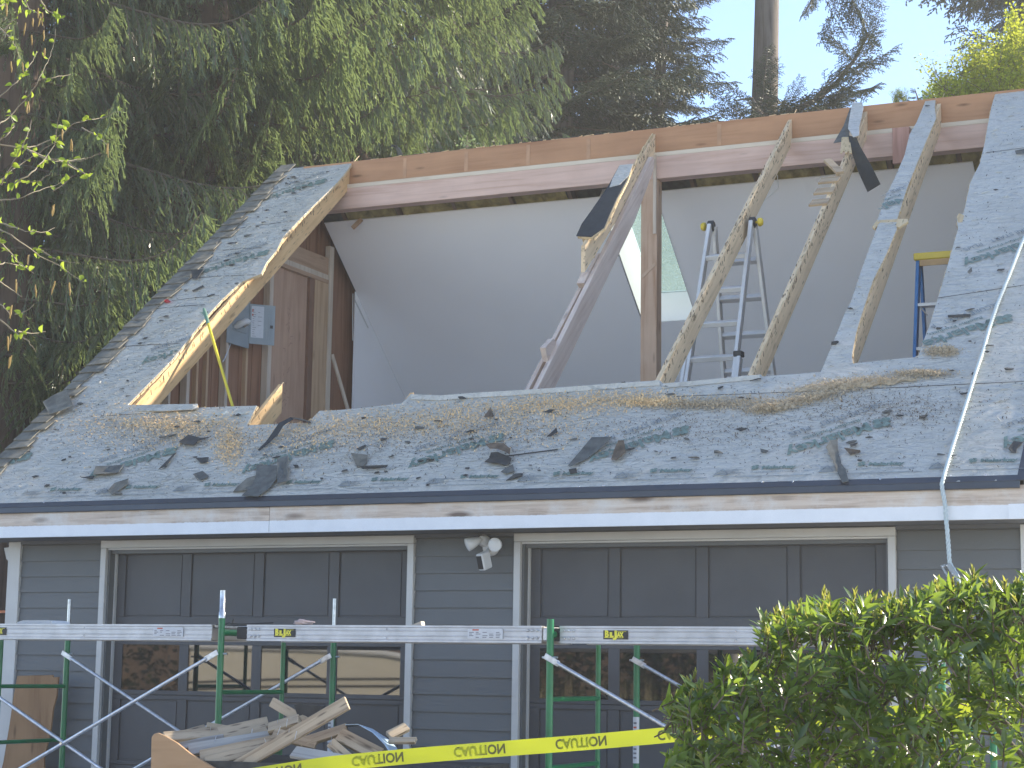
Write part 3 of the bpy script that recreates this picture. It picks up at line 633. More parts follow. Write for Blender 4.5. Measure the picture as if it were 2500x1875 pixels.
# ridge board, beam, post
zr0, zr1 = onY(866, 394, RYF).z, onY(2416, 286, RYF).z
b = MB(); b.bb((-10.3, RYF, 6.55), (REND, RYF+0.04, RZ-0.004)); rb = b.build('ridge_board', w_ridge, house); m_scar = plain('scar', (0.45, 0.25, 0.135))
for px in (990, 1139, 1290, 1437, 1756):
    p = onY(px, 360, RYF); 
    b = MB(); b.bb((p.x-0.02, RYF-0.003, 6.66), (p.x+0.02, RYF-0.0005, RZ-0.03)); b.build('rafter_scar', m_scar, rb)
BY = RYF-0.045
bz1 = (onY(840, 453, BY).z+onY(2416, 286, BY).z)/2; bz0 = (onY(1040, 493, BY).z+onY(1615, 433.6, BY).z)/2
b = MB(); b.bb((-10.2, BY, bz0), (REND, BY+0.14, bz1-0.042)); bm_ = b.build('support_beam', w_new, house, bevel=0.003)
b = MB(); b.bb((-10.2, BY, bz1-0.0415), (REND, BY+0.14, bz1)); b.build('beam_lamination', w_sap, bm_, bevel=0.002)
pa, pb_ = onY(1565, 503, BY).x, onY(1604, 503, BY).x
b = MB(); b.bb((pa, BY+0.001, 2.72), (pb_, BY+0.137, bz0-0.001)); b.build('post', w_newz, house, bevel=0.003)
b = MB(); b.bb((pb_-0.035, BY-0.02, bz0-0.55), (pb_-0.005, BY-0.001, bz1-0.03)); b.build('post_cleat', w_stud, house)
P = [onY(*q2(*p), BY-0.004) for p in [(1915, 935), (1998, 852), (1998, 875), (1915, 955)]]
b = MB(); b.prism(P, (0, 0.004, 0)); b.build('post_scab', w_newz, house)
P = [onY(*p, BY-0.045) for p in [(2178, 313), (2220, 308), (2213, 395), (2172, 400)]]
b = MB(); b.bb((P[0].x, BY-0.045, P[3].z), (P[1].x, BY-0.001, P[0].z)); b.build('beam_block', w_pinkz, house, bevel=0.002)
# short boards still nailed across the third rafter
for (pa, pb2) in (((1035, 600), (1132, 600)), ((1012, 655), (1105, 655)), ((988, 712), (1080, 708))):
    a, c = rl(*c3(*pa)), rl(*c3(*pb2)); b = MB()
    b.prism([rw(a[0], a[1]-0.05, -0.001), rw(c[0], a[1]-0.05, -0.001), rw(c[0]+0.01, a[1]+0.05, -0.001), rw(a[0]+0.015, a[1]+0.05, -0.001)], RS@V3((0, 0, -0.02)))
    b.build('sheathing_board', wood('stub_board', (0.46, 0.34, 0.22), (0.3, 0.2, 0.12), 'X', 0.9) if 'stub_board' not in MATS else MATS['stub_board'], house, rot=RS)
a = rw(*rl(*c3(1080, 510)), 0.02); c = rw(*rl(*c3(1145, 570)), 0.01); b = MB(); b.beam(a, c, 0.07, 0.025, RS@V3((0.2, 0, 1))); b.build('loose_board', MATS['stub_board'], house)
for k in range(5):
    p = c3(1160+7*k, 400); e = c3(1150+12*k, 470-8*(k % 2)); b = MB(); b.beam(rw(*rl(*p), 0.03), rw(*rl(*e), 0.01), 0.02, 0.008, RS@V3((0, 0, 1))); b.build('splinter', w_shea, house)
# felt and foil flaps at the top of the third rafter
def ribbon(pts, mat, name, thick, nseg=10, **kw):
    """pts: list of (left, right) world points along the strip"""
    b = MB(); n = len(pts)
    for (l0, r0), (l1, r1) in zip(pts, pts[1:]):
        b.quad(l0, r0, r1, l1)
    me = b.mesh(name, [mat], pts[0][0]); bm = bmesh.new(); bm.from_mesh(me); bmesh.ops.remove_doubles(bm, verts=bm.verts, dist=1e-5)
    bmesh.ops.solidify(bm, geom=list(bm.faces), thickness=thick); bm.to_mesh(me); bm.free()
    for p in me.polygons: p.use_smooth = False
    o = bpy.data.objects.new(name, me); place(o, pts[0][0], kw.pop('parent', None)); return tag(o, **kw)
def rp(px, py, n): return rw(*rl(px, py, n), n)
ribbon([(rp(*c3(1205, 212), .03), rp(*c3(1255, 208), .03)), (rp(*c3(1200, 232), .02), rp(*c3(1262, 235), .02)), (rp(*c3(1190, 290), .03), rp(*c3(1252, 285), .03)), (rp(*c3(1183, 340), .06), rp(*c3(1240, 330), .06)), (rp(*c3(1210, 385), .09), rp(*c3(1240, 375), .09))], m_under, 'curled_sheet', 0.004, parent=house)
ribbon([(rp(*c3(1195, 235), .012), rp(*c3(1215, 235), .012)), (rp(*c3(1160, 330), .012), rp(*c3(1190, 335), .012)), (rp(*c3(1110, 415), .012), rp(*c3(1190, 400), .02))], m_scrap, 'felt_strip', 0.005, parent=house)
yf = onX(*c3(1200, 390), -4.2).y
tl = [rp(*c3(1185, 375), .06), rp(*c3(1225, 385), .06)]
ribbon([tl, (onY(*c3(1195, 440), tl[0].y-0.07), onY(*c3(1245, 430), tl[0].y-0.06)), (onY(*c3(1235, 560), tl[0].y-0.05), onY(*c3(1300, 525), tl[0].y-0.05)), (onY(*c3(1282, 662), tl[0].y-0.02), onY(*c3(1348, 622), tl[0].y-0.02))], m_felt, 'felt_flap', 0.004, parent=house)
tp = [(1003, 964), (1074, 967), (1160, 960), (1250, 955), (1340, 949), (1430, 943), (1520, 936), (1611, 930)]
ribbon([(rp(x, y+11, .008), rp(x+rnd.uniform(-3, 3), y-1, .022+rnd.uniform(0, .014))) for x, y in tp], m_under, 'turned_sheet', .003, parent=house)
tp = [(1620, 938), (1700, 931), (1780, 923), (1855, 916)]
ribbon([(rp(x, y+10, .008), rp(x, y-1, .02+rnd.uniform(0, .01))) for x, y in tp], m_under, 'turned_sheet', .003, parent=house)
# turned-up roll of sheet and the curling strap at the opening
ribbon([(rp(330, 1003, .004), rp(330, 990, .004)), (rp(400, 1004, .03), rp(400, 988, .03)), (rp(470, 1000, .035), rp(472, 987, .035)), (rp(482, 995, .03), rp(483, 987, .03))], m_under, 'turned_sheet', 0.004, parent=house)
k4 = c4
ribbon([(rp(*k4(1340, 318), .01), rp(*k4(1345, 326), .01)), (rp(*k4(1300, 305), .05), rp(*k4(1315, 316), .05)), (rp(*k4(1255, 300), .09), rp(*k4(1270, 306), .09)), (rp(*k4(1205, 325), .08), rp(*k4(1225, 335), .08)), (rp(*k4(1175, 370), .05), rp(*k4(1200, 375), .05)), (rp(*k4(1150, 405), .03), rp(*k4(1165, 408), .03)), (rp(*k4(1115, 440), .01), rp(*k4(1118, 444), .01))], m_felt, 'felt_strip', 0.004, parent=house)
for k in range(9):
    p = c4(830+rnd.uniform(0, 200), 268+rnd.uniform(0, 50)); P = [rp(p[0]+i*9*rnd.uniform(.5, 1.3), p[1]+rnd.uniform(-6, 6), 0.012+0.012*math.sin(i+k)) for i in range(6)]
    b = MB(); b.tube(P, 0.0022, 4); b.build('loose_thread', m_rope, house)

# ---------------------------------------------------------------- back slope: ceiling drywall, rafters, insulation, skylight
CC = 0.275
def ceil(px, py, off=0): return hit(px, py, (0, TS, 1), RZ - CC - off + TS*RY)
BN = V3((0, SN, CS))
def cz(y, off=0): return RZ - CC - off - TS*(y-RY)
RB = Matrix.Rotation(-SL, 3, 'X')
cyt = (ceil(786, 546).y + ceil(1464, 483).y + ceil(2372, 393.5).y)/3
cx0, cx1 = -10.235, ceil(2374, 393).x
CEND = 21.4
sk = [ceil(*q2(*p)) for p in [(1920, 1192), (2227, 1192), (2020, 560), (1850, 560)]]
sxl = (ceil(*q2(1790, 800)).x + ceil(*q2(1920, 1190)).x)/2; sxr = (ceil(*q2(2030, 600)).x+ceil(*q2(2180, 1090)).x)/2
sy1 = ceil(*q2(1920, 1192)).y; sy0 = ceil(*q2(1880, 590)).y - 0.15
T = 0.014
def slab(xa, xb, ya, yb, name, mat, parent=house, off=0, th=T, **kw):
    b = MB(); P = [(xa, ya, cz(ya, -off)), (xb, ya, cz(ya, -off)), (xb, yb, cz(yb, -off)), (xa, yb, cz(yb, -off))]
    b.prism(P, BN*th); return b.build(name, mat, parent, rot=RB, **kw)
slab(cx0, sxl, cyt, CEND, 'ceiling_drywall', m_dryw); slab(sxr, cx1, cyt, CEND, 'ceiling_drywall', m_dryw)
slab(sxl, sxr, cyt, sy0, 'ceiling_drywall', m_dryw); slab(sxl, sxr, sy1, CEND, 'ceiling_drywall', m_dryw)
# skylight shaft through the roof thickness
SD = 0.52
def shaft(P): 
    b = MB(); b.prism(P, (0, 0, 0)) if False else b.add(P, [tuple(range(len(P)))]); return b
u = V3((0, 0.25, 0.97)).normalized()*SD
c_ = [V3((sxl, sy0, cz(sy0))), V3((sxr, sy0, cz(sy0))), V3((sxr, sy1, cz(sy1))), V3((sxl, sy1, cz(sy1)))]
n_ = BN*SD; t_ = [c_[0]+n_, c_[1]+n_, c_[2]+n_, c_[3]+n_]
for i, off in ((0, V3((0, -.012, 0))), (1, V3((.012, 0, 0))), (2, V3((0, .012, 0))), (3, V3((-.012, 0, 0)))):
    j = (i+1) % 4; b = MB(); b.prism([c_[i], c_[j], t_[j], t_[i]], off); b.build('skylight_shaft', m_dryw, house)
b = MB(); b.prism([p - BN*0.03 for p in t_], BN*0.008); b.build('skylight_pane', m_sky, house)
# sheathing of the back slope, around the skylight
NB = 0.145
def back(xa, xb, ya, yb):
    b = MB(); z = lambda y: cz(y)+NB/CS
    b.prism([(xa, ya, z(ya)), (xb, ya, z(ya)), (xb, yb, z(yb)), (xa, yb, z(yb))], BN*0.03); b.build('back_roof', m_scrap, house, rot=RB)
b0 = RY-0.02; yy0, yy1 = sy0+SN*NB, sy1+SN*NB
z = lambda y: cz(y)+NB/CS
YB = 22.2
back(RAKE, sxl-0.013, RY+0.03, YB); back(sxr+0.013, REND, RY+0.03, YB); back(sxl-0.013, sxr+0.013, RY+0.03, yy0-0.013); back(sxl-0.013, sxr+0.013, yy1+0.013, YB)
# back rafters and insulation seen in the gap below the beam
x = -10.0; k = 0
while x < -2.3:
    if not (sxl-0.06 < x < sxr+0.06):
        b = MB(); a = V3((x, RY+0.045, cz(RY+0.045)+0.02)); c = V3((x, 21.6, cz(21.6)+0.02)); b.prism([a, c, c+V3((0, 0, 0.16)), a+V3((0, 0, 0.16))], (0.038, 0, 0)); b.build('back_rafter', w_rough, house, rot=RB)
        if not (sxl-0.7 < x < sxr):
            b = MB(); N = 9; vs = []; fs = []
            for i in range(N+1):
                for j in range(4):
                    xx = x+0.045+0.60*i/N; yy = RY+0.10+(cyt+0.15-RY-0.1)*j/3
                    vs.append((xx, yy, cz(yy)+0.045 + 0.03*math.sin(i*1.9+k*2.3) + rnd.uniform(-.015, .02)))
            for i in range(N):
                for j in range(3): fs.append((i*4+j, i*4+4+j, i*4+5+j, i*4+1+j))
            b.add(vs, fs, True); b.build('insulation_batt', m_ins, house)
    x += 0.655; k += 1
p = onY(*crop(5.53, 640, 360)(1275, 1030), cyt-0.05); b = MB(); b.beam(p+V3((-.05, 0, -.045)), p+V3((.05, 0.02, .05)), 0.012, 0.05, (0.7, 0, -0.7)); b.build('paper_tab', w_framey, house)
# ends of the attic room
b = MB(); zc = cz(18.2)
b.prism([(cx0, ceil(857, 712).y, 2.72), (cx0, ceil(857, 712).y, cz(ceil(857, 712).y)-0.002), (cx0, CEND, cz(CEND)-0.002), (cx0, CEND, 2.72)], (-0.013, 0, 0)); gw = b.build('gable_drywall', m_dryw, house)
b = MB(); b.prism([(-2.25, 13.0, 2.72), (-2.25, 13.3, 3.2), (-2.25, RY, RZ-0.35), (-2.25, CEND, cz(CEND)), (-2.25, CEND, 2.72)], (0.013, 0, 0)) ; b.build('end_wall', w_rough, house)
b = MB(); b.bb((-10.30, 12.9, 2.66), (REND, YB-0.5, 2.72)); b.build('attic_floor', plain('subfloor', (.68, .66, .63)), house)
b = MB(); b.bb((cx0+0.02, CEND-0.03, 2.721), (cx1, CEND, cz(CEND-0.03)+0.02)); b.build('knee_wall', m_dryw, house)
b = MB(); b.prism([(XR-0.10, WALL+0.16, 0.3), (XR-0.10, WALL+0.16, EZ+(WALL-EY)*TS+0.05), (XR-0.10, RY, RZ-0.30), (XR-0.10, YB-0.45, 3.0), (XR-0.10, YB-0.45, 0.3)], (0.06, 0, 0)); sw_ = b.build('side_wall', m_siding, house)
z = 0.42
while z < 6.4:
    y0 = max(WALL+0.17, EY+(z+.14-EZ)/TS+0.25); y1 = min(YB-0.46, RY+(RZ-z-.14)/TS-0.35)
    if y1-y0 > .2: b = MB(); b.prism([(XR-0.039, y0, z), (XR-0.012, y0, z), (XR-0.026, y0, z+.135), (XR-0.039, y0, z+.135)], (0, y1-y0, 0)); b.build('siding_board', m_siding, sw_)
    z += EXPO
b = MB(); b.bb((XL, YB-0.4, 0.3), (XR, YB-0.3, 3.0)); b.build('rear_wall', m_siding, house)
# cracked drywall corner bead
for a, c in (((735, 520), (733, 900)), ((752, 575), (860, 800))):
    gg = crop(3.3175, 640, 560); b = MB(); b.tube([onX(*gg(*a), cx0+0.006), onX(*gg(*c), cx0+0.006)], 0.006, 4); b.build('torn_tape', m_bag, gw)

# ---------------------------------------------------------------- gable wall seen from inside
XO = -10.345
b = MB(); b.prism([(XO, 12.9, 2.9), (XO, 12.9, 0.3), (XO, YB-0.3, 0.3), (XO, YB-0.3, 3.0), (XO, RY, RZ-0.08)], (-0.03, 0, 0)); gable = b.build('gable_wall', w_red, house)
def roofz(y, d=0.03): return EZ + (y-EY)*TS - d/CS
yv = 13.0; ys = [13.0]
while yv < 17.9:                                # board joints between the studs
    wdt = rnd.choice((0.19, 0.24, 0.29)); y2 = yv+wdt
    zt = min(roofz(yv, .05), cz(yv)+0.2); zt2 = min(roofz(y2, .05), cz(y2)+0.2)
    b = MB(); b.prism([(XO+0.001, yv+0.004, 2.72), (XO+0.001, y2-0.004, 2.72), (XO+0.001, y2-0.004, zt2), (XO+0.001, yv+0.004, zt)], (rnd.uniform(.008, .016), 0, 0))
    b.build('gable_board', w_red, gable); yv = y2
def stud(y, w=0.04, mat=w_stud, x0=GX, top=None, dep=0.075):
    zt = top if top else min(roofz(y, 0.04), cz(y)-0.01)
    b = MB(); b.bb((x0-dep, y-w/2, 2.72), (x0, y+w/2, zt)); return b.build('stud', mat, house, bevel=0.002)
for y, wv in ((14.829, .035), (15.13, .05), (15.787, .05), (16.567, .07)): stud(y, wv)
stud(14.20, .04); 
for y in (15.50, 16.20, 15.33, 13.6): stud(y, .035, w_framey if False else w_frame, GX-0.035)
PY0, PY1, PZ = 16.605, 17.33, 5.715
b = MB(); b.bb((GX-0.055, PY0, 2.72), (GX-0.035, PY1, PZ)); ply = b.build('plywood_sheet', w_ply, house)
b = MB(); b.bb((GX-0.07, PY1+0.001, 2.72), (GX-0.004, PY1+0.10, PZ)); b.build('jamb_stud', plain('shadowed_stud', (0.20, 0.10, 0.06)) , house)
b = MB(); b.bb((GX-0.075, 17.43, 2.72), (GX+0.003, 17.715, PZ)); b.build('king_stud', w_frame, house, bevel=0.002)
b = MB(); b.bb((GX-0.05, 17.716, 2.72), (GX+0.012, 17.80, cz(17.80)-0.02)); b.build('trimmer_stud', w_stud, house, bevel=0.002)
b = MB(); b.bb((GX-0.07, 16.3, PZ+0.002), (GX+0.004, 17.714, PZ+0.045)); b.build('header_plate', w_sap if False else w_framey, house, bevel=0.002)
b = MB(); b.bb((GX-0.06, 16.3, PZ+0.10), (GX-0.005, 17.714, 6.0)); b.build('header', w_framey, house, bevel=0.002)
b = MB(); b.bb((GX-0.065, 16.3, PZ+0.046), (GX-0.0, 17.714, PZ+0.098)); b.build('header_plate', w_stud, house)
b = MB(); b.bb((GX-0.06, 16.93, 6.002), (GX-0.002, 17.08, min(roofz(16.93, .05), 6.5))); b.build('cripple_stud', w_frame, house)
p0 = V3((GX+0.02, 17.9, 4.72)); b = MB(); b.tube([V3((GX+0.02, 17.80, 4.96)), V3((GX+0.15, 18.0, 4.3))], 0.022, 8); b.build('diagonal_stick', w_stud, house)
# carpenter's pencil marks on the sheet
b = MB()
for ox, oz, sgn in ((0.34, 4.45, 1), (0.36, 5.05, 1)):
    for k in range(14):
        y0 = PY0+ox+rnd.uniform(-.05, .05); z0 = oz+0.035*k-0.2; b.beam((GX-0.0345, y0, z0), (GX-0.0345, y0+rnd.uniform(-.05, .06), z0+rnd.uniform(-.02, .05)), 0.004, 0.001, (1, 0, 0))
b.build('pencil_marks', plain('pencil', (0.26, 0.13, 0.10)), ply)

# ridge top: ragged shingle edge, curled shingle
b = MB(); x = RAKE
while x < -2.2:
    L = rnd.uniform(0.05, 0.22); hgt = rnd.uniform(0.004, 0.016) if x < -5 else rnd.uniform(0.0, 0.005)
    b.prism([(x, RY+0.006, RZ-0.01), (x+L, RY+0.006, RZ-0.01), (x+L, RY+0.006, RZ+hgt), (x, RY+0.006, RZ+hgt+rnd.uniform(-.003, .004))], (0, 0.10, -0.06)); x += L
b.build('ridge_shingle_edge', m_scrapd, house)
b = MB(); x = -9.6
while x < -4.6:
    L = rnd.uniform(0.02, 0.10)
    if rnd.random() < 0.5: b.beam((x, RY-0.01, RZ+rnd.uniform(0, .008)), (x+L, RY-0.012, RZ+rnd.uniform(0, .012)), 0.008, 0.006)
    x += L+rnd.uniform(0, .05)
b.build('ridge_splinter', w_shea, house)
rq = crop(2.765, 500, 0)
ribbon([(onY(*rq(1340, 1045), RY+.05), onY(*rq(1310, 1050), RY+.12)), (onY(*rq(1320, 1005), RY+.05), onY(*rq(1295, 1010), RY+.12)), (onY(*rq(1300, 985), RY+.05), onY(*rq(1280, 985), RY+.12)), (onY(*rq(1262, 975), RY+.05), onY(*rq(1255, 985), RY+.12)), (onY(*rq(1275, 995), RY+.05), onY(*rq(1265, 995), RY+.12))], m_scrap, 'curled_shingle', 0.006, label='grey shingle scrap curled upright on the ridge in front of the cedar', cat='shingle')

# ================================================================== THINGS ON AND IN THE HOUSE
# ---- electrical panel on the gable studs, its door swung open
PX = GX+0.003
kc = crop(4.046, 280, 650)
ya, yb = 15.74, 16.147; za, zb = 4.757, 5.305
ep = thing('electrical_panel', (PX, ya, za), 'grey electrical panel with open labelled door fixed between the gable studs', 'electrical panel')
b = MB(); b.bb((PX-0.07, ya+0.03, za+0.03), (PX, yb-0.03, zb-0.03)); b.build('back_box', m_greybox, ep, bevel=0.004)
b = MB(); b.bb((PX+0.001, ya, za), (PX+0.012, yb, zb)); cv = b.build('cover_plate', m_greybox, ep, bevel=0.004)
b = MB(); b.bb((PX+0.0125, ya+0.09, za+0.14), (PX+0.019, yb-0.06, zb-0.04)); b.build('breaker_cover', m_greybox, cv, bevel=0.002)
b = MB(); b.tube([V3((PX+0.02, ya+0.14, za+0.18)), V3((PX+0.08, ya+0.13, za+0.20)), V3((PX+0.11, ya+0.18, za+0.235)), V3((PX+0.10, ya+0.26, za+0.24)), V3((PX+0.03, ya+0.30, za+0.21))], [0.03, 0.035, 0.035, 0.025, 0.014], 10); b.build('cable_loop', m_whitepl, ep)
an = rad(47); hd = V3((math.cos(an), math.sin(an), 0)); hn = V3((math.sin(an), -math.cos(an), 0)); hz = V3((0, 0, 1))
h0 = V3((PX+0.014, yb-0.01, za+0.05)); DW, DH = 0.262, 0.405
Rd = Matrix((hd, hn, hz)).transposed()
def dbox(x0, x1, z0, z1, n0, n1): 
    b = MB(); b.box(h0 + hd*((x0+x1)/2) + hz*((z0+z1)/2) + hn*((n0+n1)/2), (x1-x0, n1-n0, z1-z0), Rd); return b
dr = dbox(0, DW, 0, DH, -0.004, 0.004).build('panel_door', m_greybox, ep, rot=Rd, bevel=0.003)
dbox(0.018, 0.145, 0.065, DH-0.02, 0.0045, 0.0055).build('schedule_label', m_pwhite, dr, rot=Rd)
b = MB()
for r in range(13):
    for c in range(2 if r > 3 and r % 2 else 1):
        L = rnd.uniform(.015, .04); q = h0 + hd*(0.03+0.055*c) + hz*(0.08+0.022*r) + hn*0.0062; b.box(q+hd*L/2, (L, 0.0008, 0.004), Rd)
b.build('label_print', m_ptext, dr, rot=Rd)
b = MB(); b.box(h0+hd*0.03+hz*0.34+hn*0.0062, (0.012, 0.0008, 0.03), Rd); b.box(h0+hd*0.03+hz*0.295+hn*0.0062, (0.014, 0.0008, 0.02), Rd); b.build('label_mark', m_pred, dr, rot=Rd)
for q in range(3): dbox(0.17+0.028*q, 0.18+0.028*q, 0.03, DH-0.03, 0.0045, 0.008).build('pressed_rib', m_greybox, dr, rot=Rd)
dbox(0.212, 0.240, 0.17, 0.20, 0.0085, 0.013).build('latch', m_black, dr, rot=Rd)
b = MB(); b.tube([V3((PX-0.01, ya+0.10, za)), V3((PX-0.005, ya+0.0, za-0.16)), V3((PX-0.01, ya-0.03, za-0.2))], 0.008, 6); b.build('conduit', m_galv, ep)

# ---- yellow pole with green end
pt = rp(*kc(905, 530), 0.03) + V3((0.02, -0.02, 0)); tp = rp(*kc(890, 450), 0.09)
X1 = -9.05
pm = onX(*kc(1165, 1385), X1)
pd = (pm-pt).normalized()
yp = thing('broom_pole', pt, 'yellow pole with green end leaning across the bright cut rafter', 'pole')
top = pt - pd*0.07
b = MB(); b.tube([top+pd*0.02, pm+pd*0.6], 0.0135, 10); b.build('pole', m_ypole, yp)
b = MB(); b.tube([top-pd*0.09, top-pd*0.02, top+pd*0.14], [0.012, 0.019, 0.016], 10); b.build('end_cap', m_gcap, yp)
tp0 = top-pd*0.03
for dz in (-1, 0, 1, 2): 
    b = MB(); b.tube([tp0, tp0+V3((-0.05-0.02*dz, 0.02+0.012*dz, 0.015*dz-0.01))], [0.004, 0.002], 5); b.build('bristle', m_gcap, yp)

# ---- folding aluminium ladder
LY = 15.75
lp = [onY(*c3(*p), LY) for p in [(490, 820), (700, 830)]]
lx0, lx1, lt = lp[0].x, lp[1].x, (lp[0].z+lp[1].z)/2
lad = thing('folding_ladder', ((lx0+lx1)/2, LY, 2.72), 'silver folding ladder with yellow knobs standing behind the bare rafters', 'ladder')
def rail(a, c, name='rail', w=0.034, t=0.075, mat=None):
    b = MB(); d = (V3(c)-V3(a)).normalized(); b.beam(a, c, w, t, (0, -1, 0.25)); return b.build(name, mat or m_alu, lad, bevel=0.004)
fa, fb = V3((lx0, LY-0.03, lt)), V3((lx1, LY-0.03, lt))
ga, gb = V3((lx0-0.13, LY-0.85, 2.72)), V3((lx1-0.05, LY-0.85, 2.72))
ha, hb = V3((lx0+0.02, LY+0.03, lt)), V3((lx1+0.01, LY+0.03, lt)); ia, ib = V3((lx0-0.05, LY+0.80, 2.72)), V3((lx1+0.13, LY+0.80, 2.72))
for a, c in ((fa, ga), (fb, gb), (ha, ia), (hb, ib)): rail(a, c)
mid = lambda a, c, t: V3(a).lerp(V3(c), t)
for (t0, t1) in ((0.45, 1.0),):
    for a, c, s in ((fa, ga, -1), (fb, gb, 1)): rail(mid(a, c, t0)+V3((0.032*s, -.01, 0)), mid(a, c, t1)+V3((0.032*s, -.01, 0)), 'outer_rail')
for k in range(1, 9):
    t = k*0.112
    b = MB(); b.beam(mid(fa, ga, t), mid(fb, gb, t), 0.06, 0.044, (0, -.5, 1)); b.build('rung', m_alu, lad, bevel=0.004)
    b = MB(); b.beam(mid(ha, ia, t), mid(hb, ib, t), 0.06, 0.044, (0, .5, 1)); b.build('rung', m_alu, lad, bevel=0.004)
for a in (fa, fb):
    b = MB(); b.lathe(a+V3((-0.03, 0.03, 0.0)), (1, 0, 0), [(0.035, 0), (0.05, .01), (0.05, .05), (0.035, .06)], 14); b.build('hinge', m_black, lad)
for a, s in ((fa, -1), (fb, 1)):
    b = MB(); b.lathe(a+V3((s*0.03, 0.03, 0.0)), (s, 0, 0), [(0.012, 0), (0.012, .02), (0.036, .022), (0.04, .04), (0.03, .06), (0.01, .065)], 14); b.build('hinge_knob', m_yellow, lad)
for a, c in ((fb, gb), (hb, ib), (fb, gb)):
    t = 0.47; 
for t in (0.44, 0.62):
    b = MB(); q = mid(fb, gb, t); b.box(q+V3((0.02, -.01, 0)), (0.075, 0.085, 0.05)); b.build('lock_clip', m_black, lad, bevel=0.006)
b = MB(); q = mid(hb, ib, 0.55); b.box(q+V3((0.03, 0, 0)), (0.07, 0.05, 0.05)); b.build('lock_clip', m_black, lad, bevel=0.006)
b = MB(); q = mid(ha, ia, 0.72); b.box(q, (0.05, 0.06, 0.12)); b.build('lock_clip', m_black, lad, bevel=0.006)

# ---- blue step ladder
SY = 15.35
s0 = onY(*c3(1540, 1010), SY); s1 = onY(*c3(1515, 1500), SY-0.2)
sd = s1 - s0; sd = sd/(-sd.z)
stp = thing('step_ladder', (s0.x+0.25, SY, 2.72), 'blue step ladder with yellow top cap half hidden behind the roof sheet', 'ladder')
drop = s0.z-2.72
WX = 0.42
for x0, sp in ((0, -1), (WX, 1)):
    a = s0+V3((x0, 0, 0)); c = a + V3((sp*0.07 if x0 else sd.x*drop*0.6, -0.42, -drop))
    b = MB(); b.beam(a, c, 0.028, 0.075, (0, -1, 0.2)); b.build('front_rail', m_blue, stp, bevel=0.003)
    c2 = a + V3((sp*0.05, 0.75, -drop)); b = MB(); b.beam(a+V3((0, .08, 0)), c2, 0.025, 0.05, (0, -1, 0.2)); b.build('rear_rail', m_blue, stp, bevel=0.003)
for k in range(1, 7):
    t = k*0.165; z_ = s0.z - drop*t; 
    b = MB(); b.bb((s0.x+sd.x*drop*0.6*t+0.012, SY-0.42*t-0.04, z_-0.028), (s0.x+WX+0.07*t-0.012, SY-0.42*t+0.05, z_)); b.build('step', m_alu, stp, bevel=0.003)
    b = MB(); b.beam((s0.x+0.02, SY-0.42*t-0.03, z_-0.02), (s0.x+0.08, SY-0.42*t, z_-0.10), 0.02, 0.006); b.build('step_brace', m_alu, stp)
b = MB(); b.bb((s0.x-0.03, SY-0.06, s0.z-0.005), (s0.x+WX+0.03, SY+0.14, s0.z+0.055)); b.build('top_cap', m_yellow, stp, bevel=0.008)
b = MB(); b.bb((s0.x+0.02, SY-0.055, s0.z-0.055), (s0.x+WX-0.02, SY-0.04, s0.z-0.006)); b.build('label_strip', plain('label_tan', (.45, .28, .12)), stp)

# ---- rope over the roof and its rope grab
Rn = [(2530, 520), (2493, 598), (2465, 670), (2435, 743), (2416, 800), (2400, 858), (2384, 905), (2371, 948), (2350, 1015), (2330, 1078), (2314, 1130), (2303, 1168)]
path = [rp(x, y, 0.020) for x, y in Rn]
fy = FY-0.035
path += [onY(2299, 1183, EY-0.02)] + [onY(x, y, fy) for x, y in [(2304, 1212), (2308, 1235), (2310, 1269), (2313, 1300), (2316, 1340), (2318, 1374), (2328, 1391), (2338.7, 1408), (2341, 1430), (2342, 1460), (2344, 1520), (2347, 1600), (2350, 1690)]]
def resample(P, step):
    out = [P[0]]; acc = 0
    for a, c in zip(P, P[1:]):
        L = (c-a).length; d = step-acc
        while d <= L: out.append(a.lerp(c, d/L)); d += step
        acc = (acc+L) % step if d-step <= L else acc
        acc = L-(d-step)
    return out
fine = resample(path, 0.011)
for _ in range(3): fine = [fine[0]]+[(fine[i-1]+fine[i]*2+fine[i+1])/4 for i in range(1, len(fine)-1)]+[fine[-1]]
rope = thing('climbing_rope', fine[0], 'pale twisted rope lying down the roof and hanging over the eave', 'rope')
for st in range(3):
    P = []; prev = None
    for i, p in enumerate(fine):
        d = (fine[min(i+1, len(fine)-1)]-fine[max(i-1, 0)]).normalized()
        a = V3((1, 0, 0)) if prev is None else prev
        a = (a-d*a.dot(d)).normalized(); prev = a; bb_ = d.cross(a); t = i*0.011/0.095*2*math.pi + st*2*math.pi/3
        P.append(p + (a*math.cos(t)+bb_*math.sin(t))*0.0075)
    b = MB(); b.tube(P, 0.0080, 6); b.build('rope_strand', m_rope, rope)
gc = crop(5.53, 2100, 1150); m_grab = plain('cast_grey_metal', (.30, .32, .33), .4, .5)
grab = thing('rope_grab', onY(*gc(1230, 1330), fy), 'galvanised rope grab clamped on the hanging rope beside the right garage door', 'rope grab')
P = [onY(*gc(*p), fy-0.016) for p in [(1145, 1262), (1215, 1240), (1335, 1420), (1330, 1440), (1290, 1455), (1240, 1400), (1195, 1372), (1200, 1420), (1170, 1435), (1078, 1280), (1130, 1262)]]
b = MB(); b.prism([P[0], P[1], P[2], P[3], P[4], P[5]], (0, 0.032, 0)); b.build('sleeve', m_grab, grab, bevel=0.003)
P2 = [onY(*gc(*p), fy-0.012) for p in [(1078, 1275), (1145, 1255), (1150, 1285), (1125, 1300), (1180, 1385), (1205, 1378), (1200, 1425), (1172, 1438)]]
b = MB(); b.prism(P2, (0, 0.010, 0)); b.build('lever', m_grab, grab, bevel=0.002)
